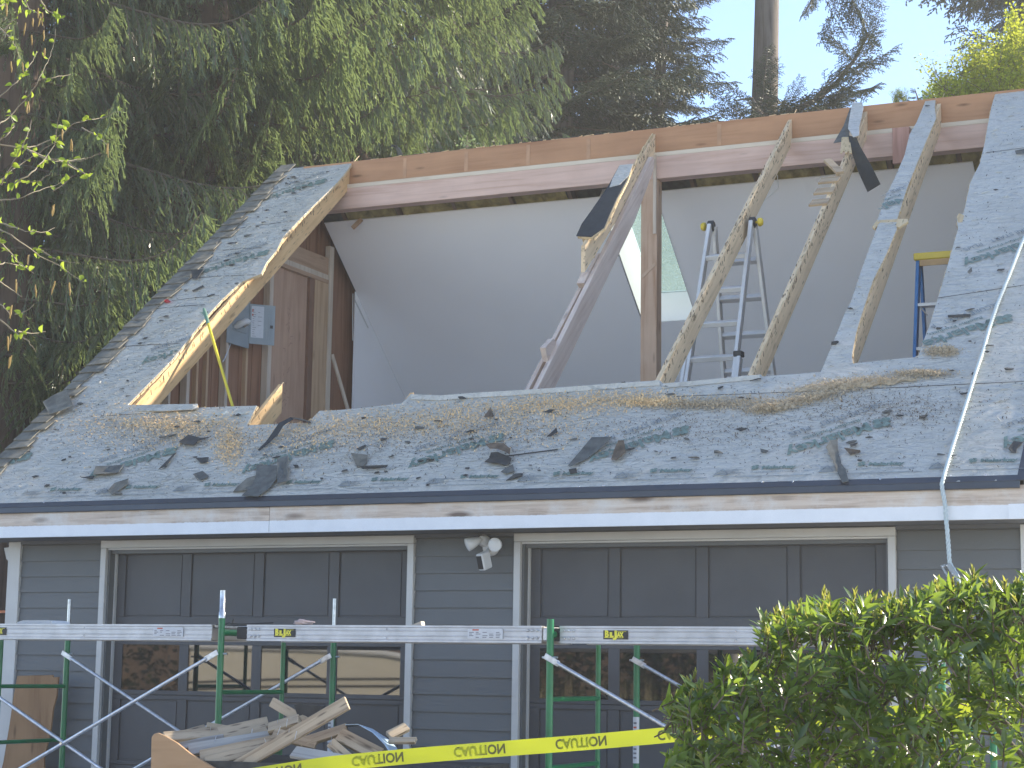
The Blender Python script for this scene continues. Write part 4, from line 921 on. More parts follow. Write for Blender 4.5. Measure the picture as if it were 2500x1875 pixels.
for p in [(1115, 1293), (1170, 1275), (1245, 1388), (1183, 1412)]:
    b = MB(); b.lathe(onY(*gc(*p), fy-0.016), (0, -1, 0), [(0.006, 0), (0.006, .004), (.003, .006)], 8); b.build('rivet', m_nail, grab)

# ---- floodlight camera
fc = crop(4.424, 900, 1240)
flp = onY(*fc(1330, 430), WALL-0.01)
fl = thing('security_floodlight', flp, 'white security light with two lamp heads and camera between the garage doors', 'security light')
b = MB(); b.lathe(flp, (0, -1, 0), [(0.062, 0), (0.062, 0.025), (0.052, 0.05), (0.03, 0.055)], 24); b.build('mount', m_whitepl, fl)
b = MB(); b.lathe(flp+V3((-.035, -.03, .045)), V3((-.15, -1, .1)), [(0.04, 0), (0.045, .04), (.03, .06)], 18); b.build('hub', m_whitepl, fl)
def lamp(c, ax, r, L):
    ax = V3(ax).normalized(); h = MB(); h.lathe(V3(c)-ax*L, ax, [(r*0.35, 0), (r*0.55, L*.18), (r*0.9, L*.7), (r, L), (r*0.94, L+0.003)], 24); o = h.build('lamp_head', m_whitepl, fl)
    h = MB(); h.lathe(V3(c)+ax*0.0032, ax, [(r*0.90, 0), (r*0.6, 0.006), (0.002, 0.008)], 24); h.build('lens', m_lens, o)
    h = MB(); h.tube([V3(c)-ax*L*0.9, flp+V3((-.02, -.04, .05))], 0.014, 8); h.build('arm', m_whitepl, fl)
lamp(onY(*fc(1362, 398), WALL-0.16), (0.12, -1, -0.12), 0.052, 0.11)
lamp(onY(*fc(1066, 400), WALL-0.17), (-0.75, -0.62, -0.42), 0.050, 0.11)
cb0 = onY(*fc(1207, 590), WALL-0.19); ax = V3((-0.25, -1, -0.35)).normalized(); rt = ax.cross(V3((0, 0, 1))).normalized(); upv = rt.cross(ax); Rc = Matrix((rt, ax, upv)).transposed()
b = MB(); b.box(cb0 - ax*0.045, (0.062, 0.10, 0.125), Rc); cbx = b.build('camera_body', m_whitepl, fl, rot=Rc, bevel=0.009)
b = MB(); b.box(cb0 + ax*0.0065, (0.046, 0.004, 0.098), Rc); b.build('camera_face', m_pblack, cbx, rot=Rc, bevel=0.001)
b = MB(); b.tube([cb0-ax*0.06+upv*0.03, flp+V3((0, -.05, -.02))], 0.02, 8); b.build('arm', m_whitepl, fl)

# ---- downspout end at the left corner, orange board behind
pc = crop(5.53, 0, 1200)
d0 = [onY(*pc(*p), WALL+0.1) for p in [(55, 762), (140, 750), (150, 900), (135, 965), (85, 910)]]
b = MB(); b.prism(d0, (0, 0.09, 0)); b.build('downspout_elbow', m_trim, house)
ob = [onY(*pc(*p), 15.5) for p in [(-400, 1605), (110, 1605), (110, 1640), (-400, 1640)]]
b = MB(); b.prism(ob, (0, 0.05, 0)); b.prism([p+V3((0, .06, -.14)) for p in ob], (0, 0.05, 0))
for xq in (-11.3, -12.0): b.bb((xq, 15.56, 0), (xq+0.09, 15.62, ob[0].z))
tag(b.build('orange_barrier', m_orange), 'orange rail seen past the left corner of the garage', 'barrier')

# ================================================================== SCAFFOLD
YF, DEP = 10.6, 1.46
YBK = YF+DEP
TR = 0.0215
PZ0 = onY(1250, 1571, YF+0.06).z; 
def tower(xs_, lab, flips, pins):
    t = thing('scaffold_tower', ((xs_[0]+xs_[1])/2, YF, 0.2), lab, 'scaffold', 'green scaffold towers')
    zt = PZ0+0.125
    for x, flip, pn in zip(xs_, flips, pins):
        b = MB(); b.tube([(x, YF, 0.1), (x, YF, zt+0.02)], TR, 14); leg = b.build('leg', m_green, t)
        b2 = MB(); b2.tube([(x, YBK, 0.1), (x, YBK, zt)], TR, 14); leg2 = b2.build('leg', m_green, t)
        yi = YF+DEP*(0.47 if flip else 0.53); b = MB(); b.tube([(x, yi, 0.1), (x, yi, PZ0+0.05)], 0.0165, 10); b.build('inner_post', m_green, t)
        b = MB(); b.tube([(x, YF+.005, PZ0+0.055), (x, YBK-.005, PZ0+0.055)], TR, 12); b.build('header_tube', m_green, t)
        ra, rb_ = (yi, YBK) if flip else (YF, yi)
        zr = onY(525, 1690, YF).z; k = 0
        while zr > 0.3:
            b = MB(); b.tube([(x, ra, zr), (x, rb_, zr)], 0.015, 10); b.build('rung', m_green, t); zr -= 0.40
        if pn[0]:
            b = MB(); b.tube([(x, YF, zt+0.021), (x, YF, zt+0.06), (x, YF, zt+0.062), (x, YF, zt+0.20)], [TR*1.02, TR*1.02, TR*.84, TR*.84], 14); b.build('coupling_pin', m_galv, leg)
        if pn[1]:
            b = MB(); b.tube([(x, YBK, zt+0.001), (x, YBK, zt+0.205)], TR*.62, 12); b.build('coupling_pin', m_galv, leg2)
        for yy in (YF, YBK):
            for zz in (0.49, 1.69):
                b = MB(); b.tube([(x-0.05, yy, zz), (x+0.05, yy, zz)], 0.007, 6); b.build('brace_stud', m_galv, t)
        st = MB(); 
        z1 = onY(1565, 1790, YBK).z
        if pn[2]:
            cyl = [(TR+0.0012, 0), (TR+0.0012, 0.30)]
            ang = [math.pi*1.1+i*math.pi*0.8/8 for i in range(9)]
            st = MB(); vs = [];
            for a_ in ang: vs += [(x+math.cos(a_)*(TR+.0015), YBK+math.sin(a_)*(TR+.0015), 1.02), (x+math.cos(a_)*(TR+.0015), YBK+math.sin(a_)*(TR+.0015), 1.32)]
            st.add(vs, [(2*i, 2*i+2, 2*i+3, 2*i+1) for i in range(8)]); sk_ = st.build('warning_sticker', m_pwhite, leg2)
            for q in range(9):
                b = MB(); z_ = 1.05+0.028*q; b.quad((x-0.012, YBK-TR-.003, z_), (x+0.010, YBK-TR-.003, z_), (x+0.010, YBK-TR-.003, z_+0.012), (x-0.012, YBK-TR-.003, z_+0.012)); b.build('sticker_line', m_ptext if q != 7 else m_pred, sk_)
    for yy, s in ((YF-0.03, -1), (YBK+(-0.03), 1)):
        za_, zb_ = 1.69, 0.49
        for q, (a, c) in enumerate((((xs_[0], za_), (xs_[1], zb_)), ((xs_[1], za_), (xs_[0], zb_)))):
            yo = yy - 0.012 - 0.024*q
            A_, C_ = V3((a[0], yo, a[1])), V3((c[0], yo, c[1])); d = (C_-A_).normalized()
            b = MB(); b.tube([A_+d*0.07, C_-d*0.07], 0.0125, 10); br = b.build('cross_brace', m_galv, t)
            for e, sg in ((A_, 1), (C_, -1)):
                b = MB(); b.beam(e-d*sg*0.02, e+d*sg*0.085, 0.036, 0.006, (0, 1, 0)); b.build('flattened_end', m_galv, br, bevel=0.002)
        b = MB(); q = V3(((xs_[0]+xs_[1])/2, yy-0.012-0.048, (za_+zb_)/2)); b.lathe(q, (0, 1, 0), [(0.009, 0), (0.009, .05)], 8); b.build('pivot_rivet', m_nail, t)
    return t
X1_, X2_, X3_ = -9.17, -6.85, -4.545
tower((X1_, X2_), 'green scaffold tower with crossed silver braces before the left garage door', (True, False), ((True, True, False), (True, True, True)))
tower((X3_, X3_+2.32), 'green scaffold tower half hidden by the leafy bush at right', (False, False), ((False, False, True), (False, False, False)))

def plank(xa, xb, lab, bil, warn, rivets, ends):
    z0 = PZ0+0.003; yf = YF+0.048; H = 0.103
    t = thing('scaffold_plank', ((xa+xb)/2, yf, z0), lab, 'scaffold plank', 'aluminium planks across the scaffold')
    prof = [(0, 0), (0, .013), (.006, .016), (.006, .034), (.002, .036), (.002, .040), (.006, .042), (.006, .066), (.002, .068), (.002, .072), (.006, .074), (.006, .088), (0, .091), (0, H), (.05, H), (.05, H-.004), (.012, H-.004), (.012, .004), (.05, .004), (.05, 0)]
    b = MB(); b.prism([(xa, yf+y, z0+z) for y, z in prof], (xb-xa, 0, 0)); sr = b.build('side_rail', m_alu2, t)
    b = MB(); b.prism([(xa, yf+0.48-y, z0+z) for y, z in prof[::-1]], (xb-xa, 0, 0)); b.build('side_rail', m_alu2, t)
    b = MB(); b.bb((xa+0.01, yf+0.052, z0+H-0.016), (xb-0.01, yf+0.428, z0+H-0.003)); b.build('deck', w_pilew, t)
    for x in bil:
        b = MB(); b.bb((x, yf-0.0012, z0+0.026), (x+0.155, yf+0.005, z0+0.078)); lb = b.build('brand_label', m_pblack, sr)
        b = MB(); add_text(b, 'B', 0.052, lambda tx, ty: V3((x+0.010+tx, yf-0.0022, z0+0.040+ty)), 0.003, 0.026)
        add_text(b, 'IL', 0.036, lambda tx, ty: V3((x+0.041+tx, yf-0.0022, z0+0.0405+ty)), 0.003, 0.025)
        add_text(b, 'J', 0.055, lambda tx, ty: V3((x+0.070+tx, yf-0.0022, z0+0.037+ty)), 0.003, 0.017)
        add_text(b, 'AX', 0.036, lambda tx, ty: V3((x+0.089+tx, yf-0.0022, z0+0.0405+ty)), 0.003, 0.040)
        b.bb((x+0.008, yf-0.0022, z0+0.034), (x+0.070, yf-0.0013, z0+0.0365)); b.bb((x+0.086, yf-0.0022, z0+0.0335), (x+0.125, yf-0.0013, z0+0.036)); b.bb((x+0.07, yf-0.0022, z0+0.070), (x+0.145, yf-0.0013, z0+0.072))
        b.build('label_lettering', m_pyel, lb)
    for x in warn:
        b = MB(); b.bb((x, yf-0.0012, z0+0.024), (x+0.235, yf+0.005, z0+0.083)); lb = b.build('warning_label', m_pwhite, sr)
        b = MB()
        for q in range(5):
            for r in range(4):
                if (q*7+r*3) % 5: b.bb((x+0.010+0.045*q, yf-0.0022, z0+0.030+0.010*r), (x+0.010+0.045*q+rnd.uniform(.015, .036), yf-0.0013, z0+0.034+0.010*r))
        b.build('label_print', m_ptext, lb)
        b = MB(); b.bb((x+0.032, yf-0.0022, z0+0.073), (x+0.074, yf-0.0013, z0+0.081)); b.build('label_mark', m_pred, lb)
    for x in rivets:
        for zz in (0.026, 0.078):
            b = MB(); b.lathe((x, yf+0.006, z0+zz), (0, -1, 0), [(0.006, 0), (0.006, .006), (.003, .009)], 8); b.build('rivet', m_nail, sr)
    for x, s in ends:
        for yy in (yf+0.012, yf+0.42):
            b = MB(); b.bb((x, yy, z0+0.012), (x+s*0.085, yy+0.05, z0+0.090)); hk = b.build('end_hook', m_galv if s > 0 else m_black, t, bevel=0.006)
        for dx in (0.03, 0.06, 0.09):
            for zz in (0.03, 0.075):
                b = MB(); b.lathe((x-s*dx, yf+0.006, z0+zz), (0, -1, 0), [(0.009, 0), (0.009, .006), (.004, .011)], 8); b.build('bolt', m_galv, t)
    return t
px_ = lambda x: onY(x, 1545, YF+0.048).x
plank(X1_+0.03, px_(516), 'warm lit aluminium plank ending at the left front scaffold leg', [px_(-30)], [px_(374)], [px_(204)], [])
plank(px_(602), px_(1322), 'middle aluminium plank with black label and red tinged rail', [px_(669)], [px_(1142)], [px_(943)], [(px_(602), -1), (px_(1322), 1)])
plank(px_(1366), px_(1366)+2.26, 'right hand aluminium plank running behind the bush', [px_(1473)], [], [px_(1796)], [(px_(1366), -1)])
# things lying on the planks
ZD = PZ0+0.108
def lump(name, mat, c, sz, seed, **kw):
    r = random.Random(seed); bm = bmesh.new(); bmesh.ops.create_icosphere(bm, subdivisions=3, radius=1)
    ph = [r.uniform(0, 6) for _ in range(6)]
    for v in bm.verts:
        k = 1+0.22*math.sin(3*v.co.x+ph[0])*math.sin(4*v.co.y+ph[1])+0.14*math.sin(7*v.co.z+5*v.co.x+ph[2])
        v.co = V3((v.co.x*sz[0]*k, v.co.y*sz[1]*k, max(-0.8, v.co.z)*sz[2]*k))
    me = bpy.data.meshes.new(name); bm.to_mesh(me); bm.free(); me.materials.append(mat)
    for p in me.polygons: p.use_smooth = True
    o = bpy.data.objects.new(name, me); place(o, c); return tag(o, **kw)
q = onY(740, 1514, YF+0.1); lump('crumpled_rag', m_rag, (q.x, q.y, ZD+0.015), (0.065, 0.05, 0.018), 3, label='crumpled pinkish rag lying on the middle scaffold plank', cat='rag')  # a crumpled rag on the plank
q = onY(90, 1526, YF+0.15)
b = MB(); b.prism([(q.x-0.17, q.y, ZD), (q.x+0.13, q.y, ZD), (q.x+0.12, q.y, ZD+0.02), (q.x+0.08, q.y, ZD+0.026), (q.x-0.12, q.y, ZD+0.024), (q.x-0.17, q.y, ZD+0.012)], (0, 0.2, 0)); tag(b.build('paper_sack', m_bag), 'flat white sack lying on the left scaffold plank', 'sack')
q = onY(1015, 1516, YF+0.1); b = MB(); b.prism([(q.x-0.045, q.y, ZD), (q.x+0.04, q.y, ZD), (q.x+0.035, q.y, ZD+0.025), (q.x+0.0, q.y, ZD+0.012)], (0, 0.05, 0.0)); tag(b.build('wood_offcut', w_stud), 'small pale wood offcut standing on the middle scaffold plank', 'offcut')
q = onY(560, 1519, YF+0.09); b = MB(); P = [(q.x-0.03, q.y, ZD+.002), (q.x+0.0, q.y, ZD+.012), (q.x+0.02, q.y, ZD+.004), (q.x+0.03, q.y, ZD+.035), (q.x+0.025, q.y, ZD+.006), (q.x+.14, q.y, ZD+.004), (q.x+.33, q.y, ZD+.012)]; b.tube([V3(p) for p in P], 0.004, 5); tag(b.build('wire_tie', m_black), 'thin black wire lying by the left scaffold leg on the plank', 'wire')

# ---- caution tape
tp_ = [(560, 1903, 9.3), (660, 1889, 9.35), (800, 1868.5, 9.4), (1000, 1849, 9.4), (1250, 1826, 9.4), (1450, 1808, 9.35), (1654, 1789, 9.3), (1850, 1772, 9.2), (2100, 1751, 9.1), (2350, 1735, 9.0), (2560, 1720, 8.9)]
tc_ = [deep(*p) for p in tp_]
TF = resample(tc_, 0.05); TH = 0.0375
def tapeframe(s):
    i = s/0.05; k = max(0, min(len(TF)-2, int(i))); p = TF[k].lerp(TF[k+1], i-k); d = (TF[k+1]-TF[k]).normalized(); u = V3((0, 0, 1)); u = (u-d*u.dot(d)).normalized()
    tw = 0.18*math.sin(s*1.7); n = d.cross(u); u = u*math.cos(tw)+n*math.sin(tw)*0.6; return p + V3((0, 0, 0.006*math.sin(s*2.3))), u.normalized(), n
b = MB(); vs = []
for i in range(len(TF)-1):
    p, u, n = tapeframe(i*0.05)
    for j in (-1, -0.33, 0.33, 1): vs.append(p+u*TH*j + n*0.004*(1-j*j)*math.sin(i*0.6))
fs = [(i*4+j, i*4+4+j, i*4+5+j, i*4+1+j) for i in range(len(TF)-2) for j in range(3)]
b.add(vs, fs, True); tape = b.build('caution_tape', m_tape)
tag(tape, 'yellow caution tape stretched in front of the scaffold into the bush', 'caution tape')
s_at = lambda px: min(range(len(TF)), key=lambda i: abs(pj_(TF[i]) - px))*0.05
def pj_(P): v = P-CAM; return 1250+FPX*v.dot(Rv)/v.dot(Fw)
b = MB(); s0_ = s_at(866); s1_ = s_at(1362); stp_ = (s1_-s0_)/2
for k in range(-1, 6):
    sa = s0_+stp_*k
    def fn(tx, ty):
        p, u, n = tapeframe(sa+tx); return p - u*(ty-0.0225) - n*(-0.0016 if (n.dot(CAM-p) > 0) else 0.0016)
    add_text(b, 'CAUTION', 0.064, fn, 0.0022, 0.252)
b.build('tape_lettering', m_tapetxt, tape)

# ---- leaning plywood at the left, plywood bin and board pile
lc = crop(2.458, 0, 1250)
P = [onY(*lc(*p), 12.62) for p in [(104, 985), (312, 980), (318, 992), (350, 992), (338, 1110), (318, 1180), (300, 1330), (262, 1480), (268, 1700), (-30, 1700), (20, 1500), (58, 1270), (82, 1100)]]
b = MB(); b.prism(P, (0.0, 0.018, 0.004)); tag(b.build('plywood_offcut', w_lean), 'jagged brown plywood offcut leaning on the wall at the left corner', 'plywood')
PB = 9.75
bx = [onY(*lc(*p), PB) for p in [(908, 1352), (922, 1332), (945, 1325), (985, 1342), (1060, 1385), (1140, 1450), (1225, 1500), (1330, 1560), (1500, 1700), (900, 1700)]]
b = MB(); b.prism(bx, (0, 0.02, 0)); bnn = thing('debris_bin', (bx[0].x+0.4, PB, 0.2), 'tan plywood bin holding the pile of torn off boards', 'bin')
b.build('front_panel', w_bin, bnn, bevel=0.003)
bzt = bx[4].z
b = MB(); b.bb((bx[0].x+0.02, PB+0.03, 0.1), (bx[0].x+1.9, PB+1.0, bzt-0.10)); b.build('rubble_fill', m_scrapd, bnn)
b = MB(); b.bb((bx[0].x+0.005, PB+0.022, 0.1), (bx[0].x+0.018, PB+1.0, bx[2].z-0.02)); b.build('side_panel', w_bin, bnn)
rc = crop(2.458, 800, 1250)
def board(p0, p1, y0, y1, w, t, roll, lab, mat=None, name='loose_board', nails=0):
    a = onY(*p0, y0); c = onY(*p1, y1); d = (c-a).normalized(); n = V3((0, -1, 0)); n = (n-d*n.dot(d)).normalized(); u = d.cross(n)
    up = n*math.cos(roll)+V3((0, 0, 1))*math.sin(roll)
    b = MB(); b.beam(a, c, w, t, up); x = d; yv_ = up.cross(x).normalized(); zv_ = x.cross(yv_); Rb = Matrix((x, yv_, zv_)).transposed()
    o = b.build(name, mat or w_pile, rot=Rb, bevel=0.003); return tag(o, lab, 'board', 'torn off boards on the bin')
board(lc(1400, 1545), lc(2085, 1145), PB+0.06, PB+0.20, 0.085, 0.022, 0.25, 'longest bright board lying diagonally across the top of the pile')
board(lc(985, 1352), lc(1400, 1318), PB+0.10, PB+0.45, 0.075, 0.025, 0.75, 'board lying flat over the left corner of the bin')
board(lc(1055, 1385), lc(1610, 1262), PB+0.22, PB+0.55, 0.080, 0.022, 0.6, 'board at the back left of the pile with dark nail stains')
board(lc(1130, 1428), lc(1640, 1345), PB+0.12, PB+0.40, 0.080, 0.022, 0.55, 'weathered nail scarred board just above the front edge of the bin', w_pilew)
board(lc(1200, 1470), lc(1720, 1362), PB+0.08, PB+0.30, 0.085, 0.022, 0.5, 'front board sloping up beneath the diagonal board')
board(lc(1240, 1278), lc(1400, 1305), PB+0.50, PB+0.60, 0.035, 0.02, 0.3, 'thin stick at the back of the pile beside the green leg')
board(lc(1632, 1140), lc(1840, 1262), PB+0.50, PB+0.45, 0.060, 0.025, 0.2, 'short board tipped up at the back of the pile')
board(lc(1618, 1312), lc(1800, 1258), PB+0.35, PB+0.40, 0.085, 0.06, 0.9, 'thick sawn block end in the middle of the pile')
board(lc(1800, 1390), lc(2085, 1300), PB+0.28, PB+0.40, 0.065, 0.03, 0.6, 'short grey board right of the diagonal board')
board(lc(2040, 1340), rc(320, 1465), PB+0.30, PB+0.24, 0.085, 0.04, 0.6, 'thick pale board resting under the curved blue sheet')
board(lc(1985, 1385), rc(150, 1500), PB+0.20, PB+0.18, 0.060, 0.03, 0.5, 'brown board sloping down right above the caution tape')
board(lc(1760, 1440), lc(2090, 1500), PB+0.12, PB+0.12, 0.090, 0.022, 0.9, 'white weathered board lying low beside the caution tape', w_pilew)
board(rc(365, 1345), rc(475, 1290), PB+0.35, PB+0.45, 0.060, 0.03, 0.5, 'pale short board end at the right of the pile')
board(rc(370, 1372), rc(530, 1372), PB+0.30, PB+0.30, 0.040, 0.025, 0.8, 'splintered brown board pointing right at the end of the pile')
board(lc(1520, 1380), lc(1650, 1350), PB+0.40, PB+0.6, 0.06, 0.02, 0.6, 'small brown strip wedged in the middle of the pile')
board(lc(1010, 1365), lc(1240, 1300), PB+0.35, PB+0.6, 0.070, 0.022, 0.7, 'narrow board behind the flat board at the left end of the pile')
board(lc(1075, 1405), lc(1345, 1360), PB+0.16, PB+0.34, 0.060, 0.022, 0.6, 'greyed board tucked under the left corner boards', w_pilew)
board(lc(1290, 1400), lc(1600, 1300), PB+0.30, PB+0.5, 0.075, 0.022, 0.6, 'nail scarred board running into the middle of the pile from the left')
board(lc(1230, 1500), lc(1560, 1425), PB+0.05, PB+0.2, 0.070, 0.022, 0.5, 'lowest front board half hidden by the diagonal board')
board(lc(1640, 1330), lc(1900, 1395), PB+0.25, PB+0.3, 0.070, 0.022, 0.6, 'brown board crossing under the diagonal board at its middle')
fy2 = PB+0.45
b = MB(); P = [onY(*lc(*p), fy2) for p in [(1765, 1160), (1795, 1150), (1940, 1165), (1935, 1210), (1880, 1290), (1790, 1240)]]; b.prism(P, (0, .03, 0)); tag(b.build('dark_bag', m_scrapd), 'dark plastic bag behind the diagonal board on the pile', 'bag')
ribbon([(onY(*rc(105, 1278), fy2-.1), onY(*rc(115, 1290), fy2+.12)), (onY(*rc(180, 1275), fy2-.16), onY(*rc(210, 1285), fy2+.12)), (onY(*rc(270, 1325), fy2-.2), onY(*rc(270, 1305), fy2+.1)), (onY(*rc(340, 1395), fy2-.22), onY(*rc(370, 1370), fy2+.05)), (onY(*rc(375, 1450), fy2-.22), onY(*rc(415, 1420), fy2+.0)), (onY(*rc(390, 1490), fy2-.22), onY(*rc(420, 1470), fy2))], m_sheetb, 'vinyl_sheet', 0.003, label='pale blue curved plastic sheet on the right of the board pile', cat='plastic sheet')
for k in range(14):
    a = V3(onY(*lc(rnd.uniform(1250, 2000), rnd.uniform(1290, 1420)), PB+rnd.uniform(.1, .4)))
    b = MB(); b.tube([a, a+V3((rnd.uniform(-.02, .02), rnd.uniform(-.02, .02), 0.05))], 0.0015, 4); tag(b.build('bent_nail', m_galv), 'thin bent nail sticking up out of the board pile', 'nail', 'bent nails in the board pile')

# ================================================================== DEBRIS ON THE ROOF
def scrap(cropf, pts, lab, mat=None, n0=0.016, curl=0.03, name='shingle_scrap', cat='shingle scrap', grp='torn shingle scraps on the roof'):
    P = [rl(*cropf(*p)) for p in pts]; cx = sum(p[0] for p in P)/len(P); cv = sum(p[1] for p in P)/len(P)
    a1, a2 = rnd.uniform(-curl, curl), rnd.uniform(0, curl)
    T_ = [rw(x, v, n0 + abs((x-cx)*a1*6) + abs(v-cv)*a2*2 + rnd.uniform(0, 0.004)) for x, v in P]; c_ = rw(cx, cv, n0+0.002)
    up = RS@V3((0, 0, -0.005)); b = MB(); n = len(P)
    b.add(T_+[c_]+[p+up for p in T_]+[c_+up], [(i, (i+1) % n, n) for i in range(n)] + [(n+1+(i+1) % n, n+1+i, 2*n+1) for i in range(n)] + [(i, n+1+i, n+1+(i+1) % n, (i+1) % n) for i in range(n)])
    return tag(b.build(name, mat or m_scrap, rot=RS), lab, cat, grp)
scrap(c8, [(310, 355), (400, 340), (460, 338), (515, 390), (512, 440), (470, 405), (400, 380), (345, 385)], 'brown folded top of the star shaped shingle scrap at mid eave', m_scrapb, 0.06)
scrap(c8, [(345, 385), (400, 380), (470, 405), (515, 430), (500, 470), (470, 497), (400, 470), (290, 465), (330, 430)], 'dark star shaped shingle scrap below its brown folded top', m_scrapd, 0.02)
scrap(c8, [(425, 535), (460, 505), (525, 475), (537, 535), (470, 548)], 'grey green shingle square just under the dark star shaped scrap')
scrap(c8, [(1180, 255), (1350, 266), (1260, 350), (1130, 430), (1000, 505), (985, 500)], 'longest grey pointed shingle scrap right of the mid roof')
scrap(c8, [(985, 515), (1050, 505), (1056, 540), (1000, 550)], 'small dark square at the lower tip of the longest pointed scrap', m_scrapd)
scrap(c8, [(1405, 295), (1450, 290), (1465, 395), (1385, 455), (1345, 450), (1375, 350)], 'bent grey brown shingle tab right of the longest pointed scrap', m_scrapb, 0.03)
scrap(c8, [(465, 605), (540, 550), (605, 545), (600, 570)], 'thin dark leaf shaped scrap near the drip edge at mid roof', m_scrapd)
scrap(c8, [(290, 90), (345, 15), (368, 80), (365, 95)], 'small brown triangle high on the band among bright sawdust', m_scrapb, 0.03)
scrap(c8, [(810, 255), (850, 215), (890, 180), (897, 215), (840, 250)], 'small curled dark scrap left of the longest pointed scrap', m_scrapd, 0.03)
scrap(c7, [(575, 490), (610, 435), (670, 420), (665, 500), (690, 560), (700, 610), (735, 660), (765, 775), (710, 780), (670, 690), (640, 610)], 'long ragged grey strip hanging over the drip edge at right')
scrap(c7, [(722, 480), (858, 500), (860, 512), (775, 530)], 'flat brown wedge beside the long strip at right', m_scrapb)
scrap(c7, [(2085, 480), (2130, 420), (2205, 430), (2155, 480), (2150, 510), (2110, 508)], 'dark hooked scrap at the far right by the rope', m_scrapd)
scrap(c7, [(25, 480), (95, 500), (70, 515), (30, 505)], 'small grey sliver left of the long strip at right')
scrap(c4, [(1115, 520), (1205, 520), (1200, 580), (1170, 620), (1120, 655), (1050, 650), (1090, 610), (1110, 570)], 'dark slotted shingle strip folded over the drip edge left of centre', m_scrap, 0.02, 0.015)
scrap(c4, [(1205, 500), (1250, 480), (1252, 595), (1203, 600)], 'upright grey shingle piece right of the dark slotted strip', None, 0.02)
scrap(c4, [(1025, 610), (1070, 570), (1110, 560), (1090, 620), (1010, 630)], 'pale grey rounded scrap left of the dark slotted strip', m_shing)
scrap(c4, [(470, 628), (500, 595), (560, 575), (555, 600), (490, 645)], 'mossy grey scrap close to the drip edge at left', m_shing)
scrap(c4, [(420, 527), (480, 518), (540, 520), (520, 555), (410, 562)], 'green grey flat scrap on the left of the lower roof')
scrap(c4, [(355, 570), (410, 560), (405, 575)], 'dark little wedge below the green grey flat scrap', m_scrapd)
scrap(c4, [(780, 420), (820, 390), (870, 402), (910, 402), (860, 412), (845, 432), (800, 430)], 'dark lump with a pointed tail in the sawdust at left', m_scrapd, 0.03)
scrap(c4, [(850, 485), (905, 480), (900, 500), (870, 505)], 'small dark square under the lump with a tail', m_scrapd)
scrap(c4, [(838, 555), (880, 540), (907, 565), (870, 580)], 'grey diamond shaped scrap near the lower left centre')
scrap(c4, [(690, 532), (755, 465), (765, 462), (720, 520)], 'long thin dark sliver standing left of the grey diamond', m_scrapd, 0.02)
scrap(c4, [(1520, 465), (1590, 470), (1588, 500), (1575, 520), (1545, 520)], 'pale brown rounded scrap below the bright sawdust', m_shing)
scrap(c4, [(1545, 442), (1582, 425), (1585, 432), (1552, 450)], 'little dark strip above the pale rounded scrap', m_scrapd)
scrap(c4, [(1560, 525), (1680, 520), (1675, 530), (1570, 534)], 'flat dark stick shaped scrap below the pale rounded scrap', m_scrapd)
scrap(c1, [(262, 1530), (330, 1490), (400, 1462), (440, 1555), (370, 1580), (300, 1602)], 'grey shingle tab lying over the rake shingles at lower left', m_shing, 0.05)
scrap(c1, [(1110, 755), (1185, 745), (1150, 800), (1120, 795)], 'dark torn tab beside the upper rake shingles', m_scrapd, 0.02)
scrap(c1, [(950, 915), (975, 910), (992, 930), (960, 930)], 'small red scrap on the left roof beside the rake shingles', m_redpr, 0.012, name='red_scrap', cat='scrap')
scrap(c1, [(1115, 862), (1178, 830), (1183, 838), (1122, 868)], 'dark diagonal stick on the left roof piece', m_scrapd)
scrap(c3, [(2030, 465), (2080, 455), (2080, 475), (2035, 478)], 'grey scrap at the right edge of the upper right roof')
scrap(c3, [(1690, 1297), (1805, 1290), (1805, 1302), (1692, 1306)], 'thin dark bar lying level on the right roof sheet', m_scrapd)
scrap(c3, [(1790, 1085), (1812, 1062), (1815, 1080), (1800, 1092)], 'small upright green grey scrap on the right roof sheet', m_scrap, 0.03)
a = rw(*rl(*c8(470, 405)), 0.02); c = rw(*rl(*c8(895, 348)), 0.018); b = MB(); b.beam(a, c, 0.010, 0.006, RS@V3((0, 0, 1))); tag(b.build('thin_stick', m_scrapd), 'long thin dark stick beside the star shaped scrap', 'stick')
def roofpt():
    while True:
        k = rnd.random()
        if k < 0.62: x, v = rnd.uniform(-10.4, -2.15), rnd.uniform(0.12, 1.55)
        elif k < 0.80: x, v = rnd.uniform(-10.4, -9.75), rnd.uniform(1.5, 6.2)
        else: x, v = rnd.uniform(-3.7, -2.15), rnd.uniform(1.5, 6.2)
        if covered(x, v): return x, v
protos = []
for k in range(10):
    b = MB(); n = rnd.randint(4, 6); r0 = rnd.uniform(0.012, 0.024)
    P = [(math.cos(6.28*i/n)*r0*rnd.uniform(1.0, 2.0), math.sin(6.28*i/n)*r0*rnd.uniform(.4, .9), rnd.uniform(0, .008)) for i in range(n)]
    b.prism(P, (0, 0, 0.005)); protos.append(b.mesh('shingle_crumb', [rnd.choice([m_scrapd, m_scrapd, m_scrap])], V3((0, 0, 0))))
for k in range(150):
    x, v = roofpt(); o = bpy.data.objects.new('shingle_crumb', protos[k % 10]); o.rotation_euler = (RS @ Matrix.Rotation(rnd.uniform(-.5, .5), 3, 'Z') @ Matrix.Rotation(rnd.uniform(-.3, .3), 3, 'X')).to_euler(); k_ = rnd.uniform(.6, 1.3); o.scale = (k_, k_, k_)
    place(o, rw(x, v, 0.013)); tag(o, 'small dark crumb of torn shingle lying loose on the grey roof sheet', 'shingle crumb', 'shingle crumbs strewn over the roof')
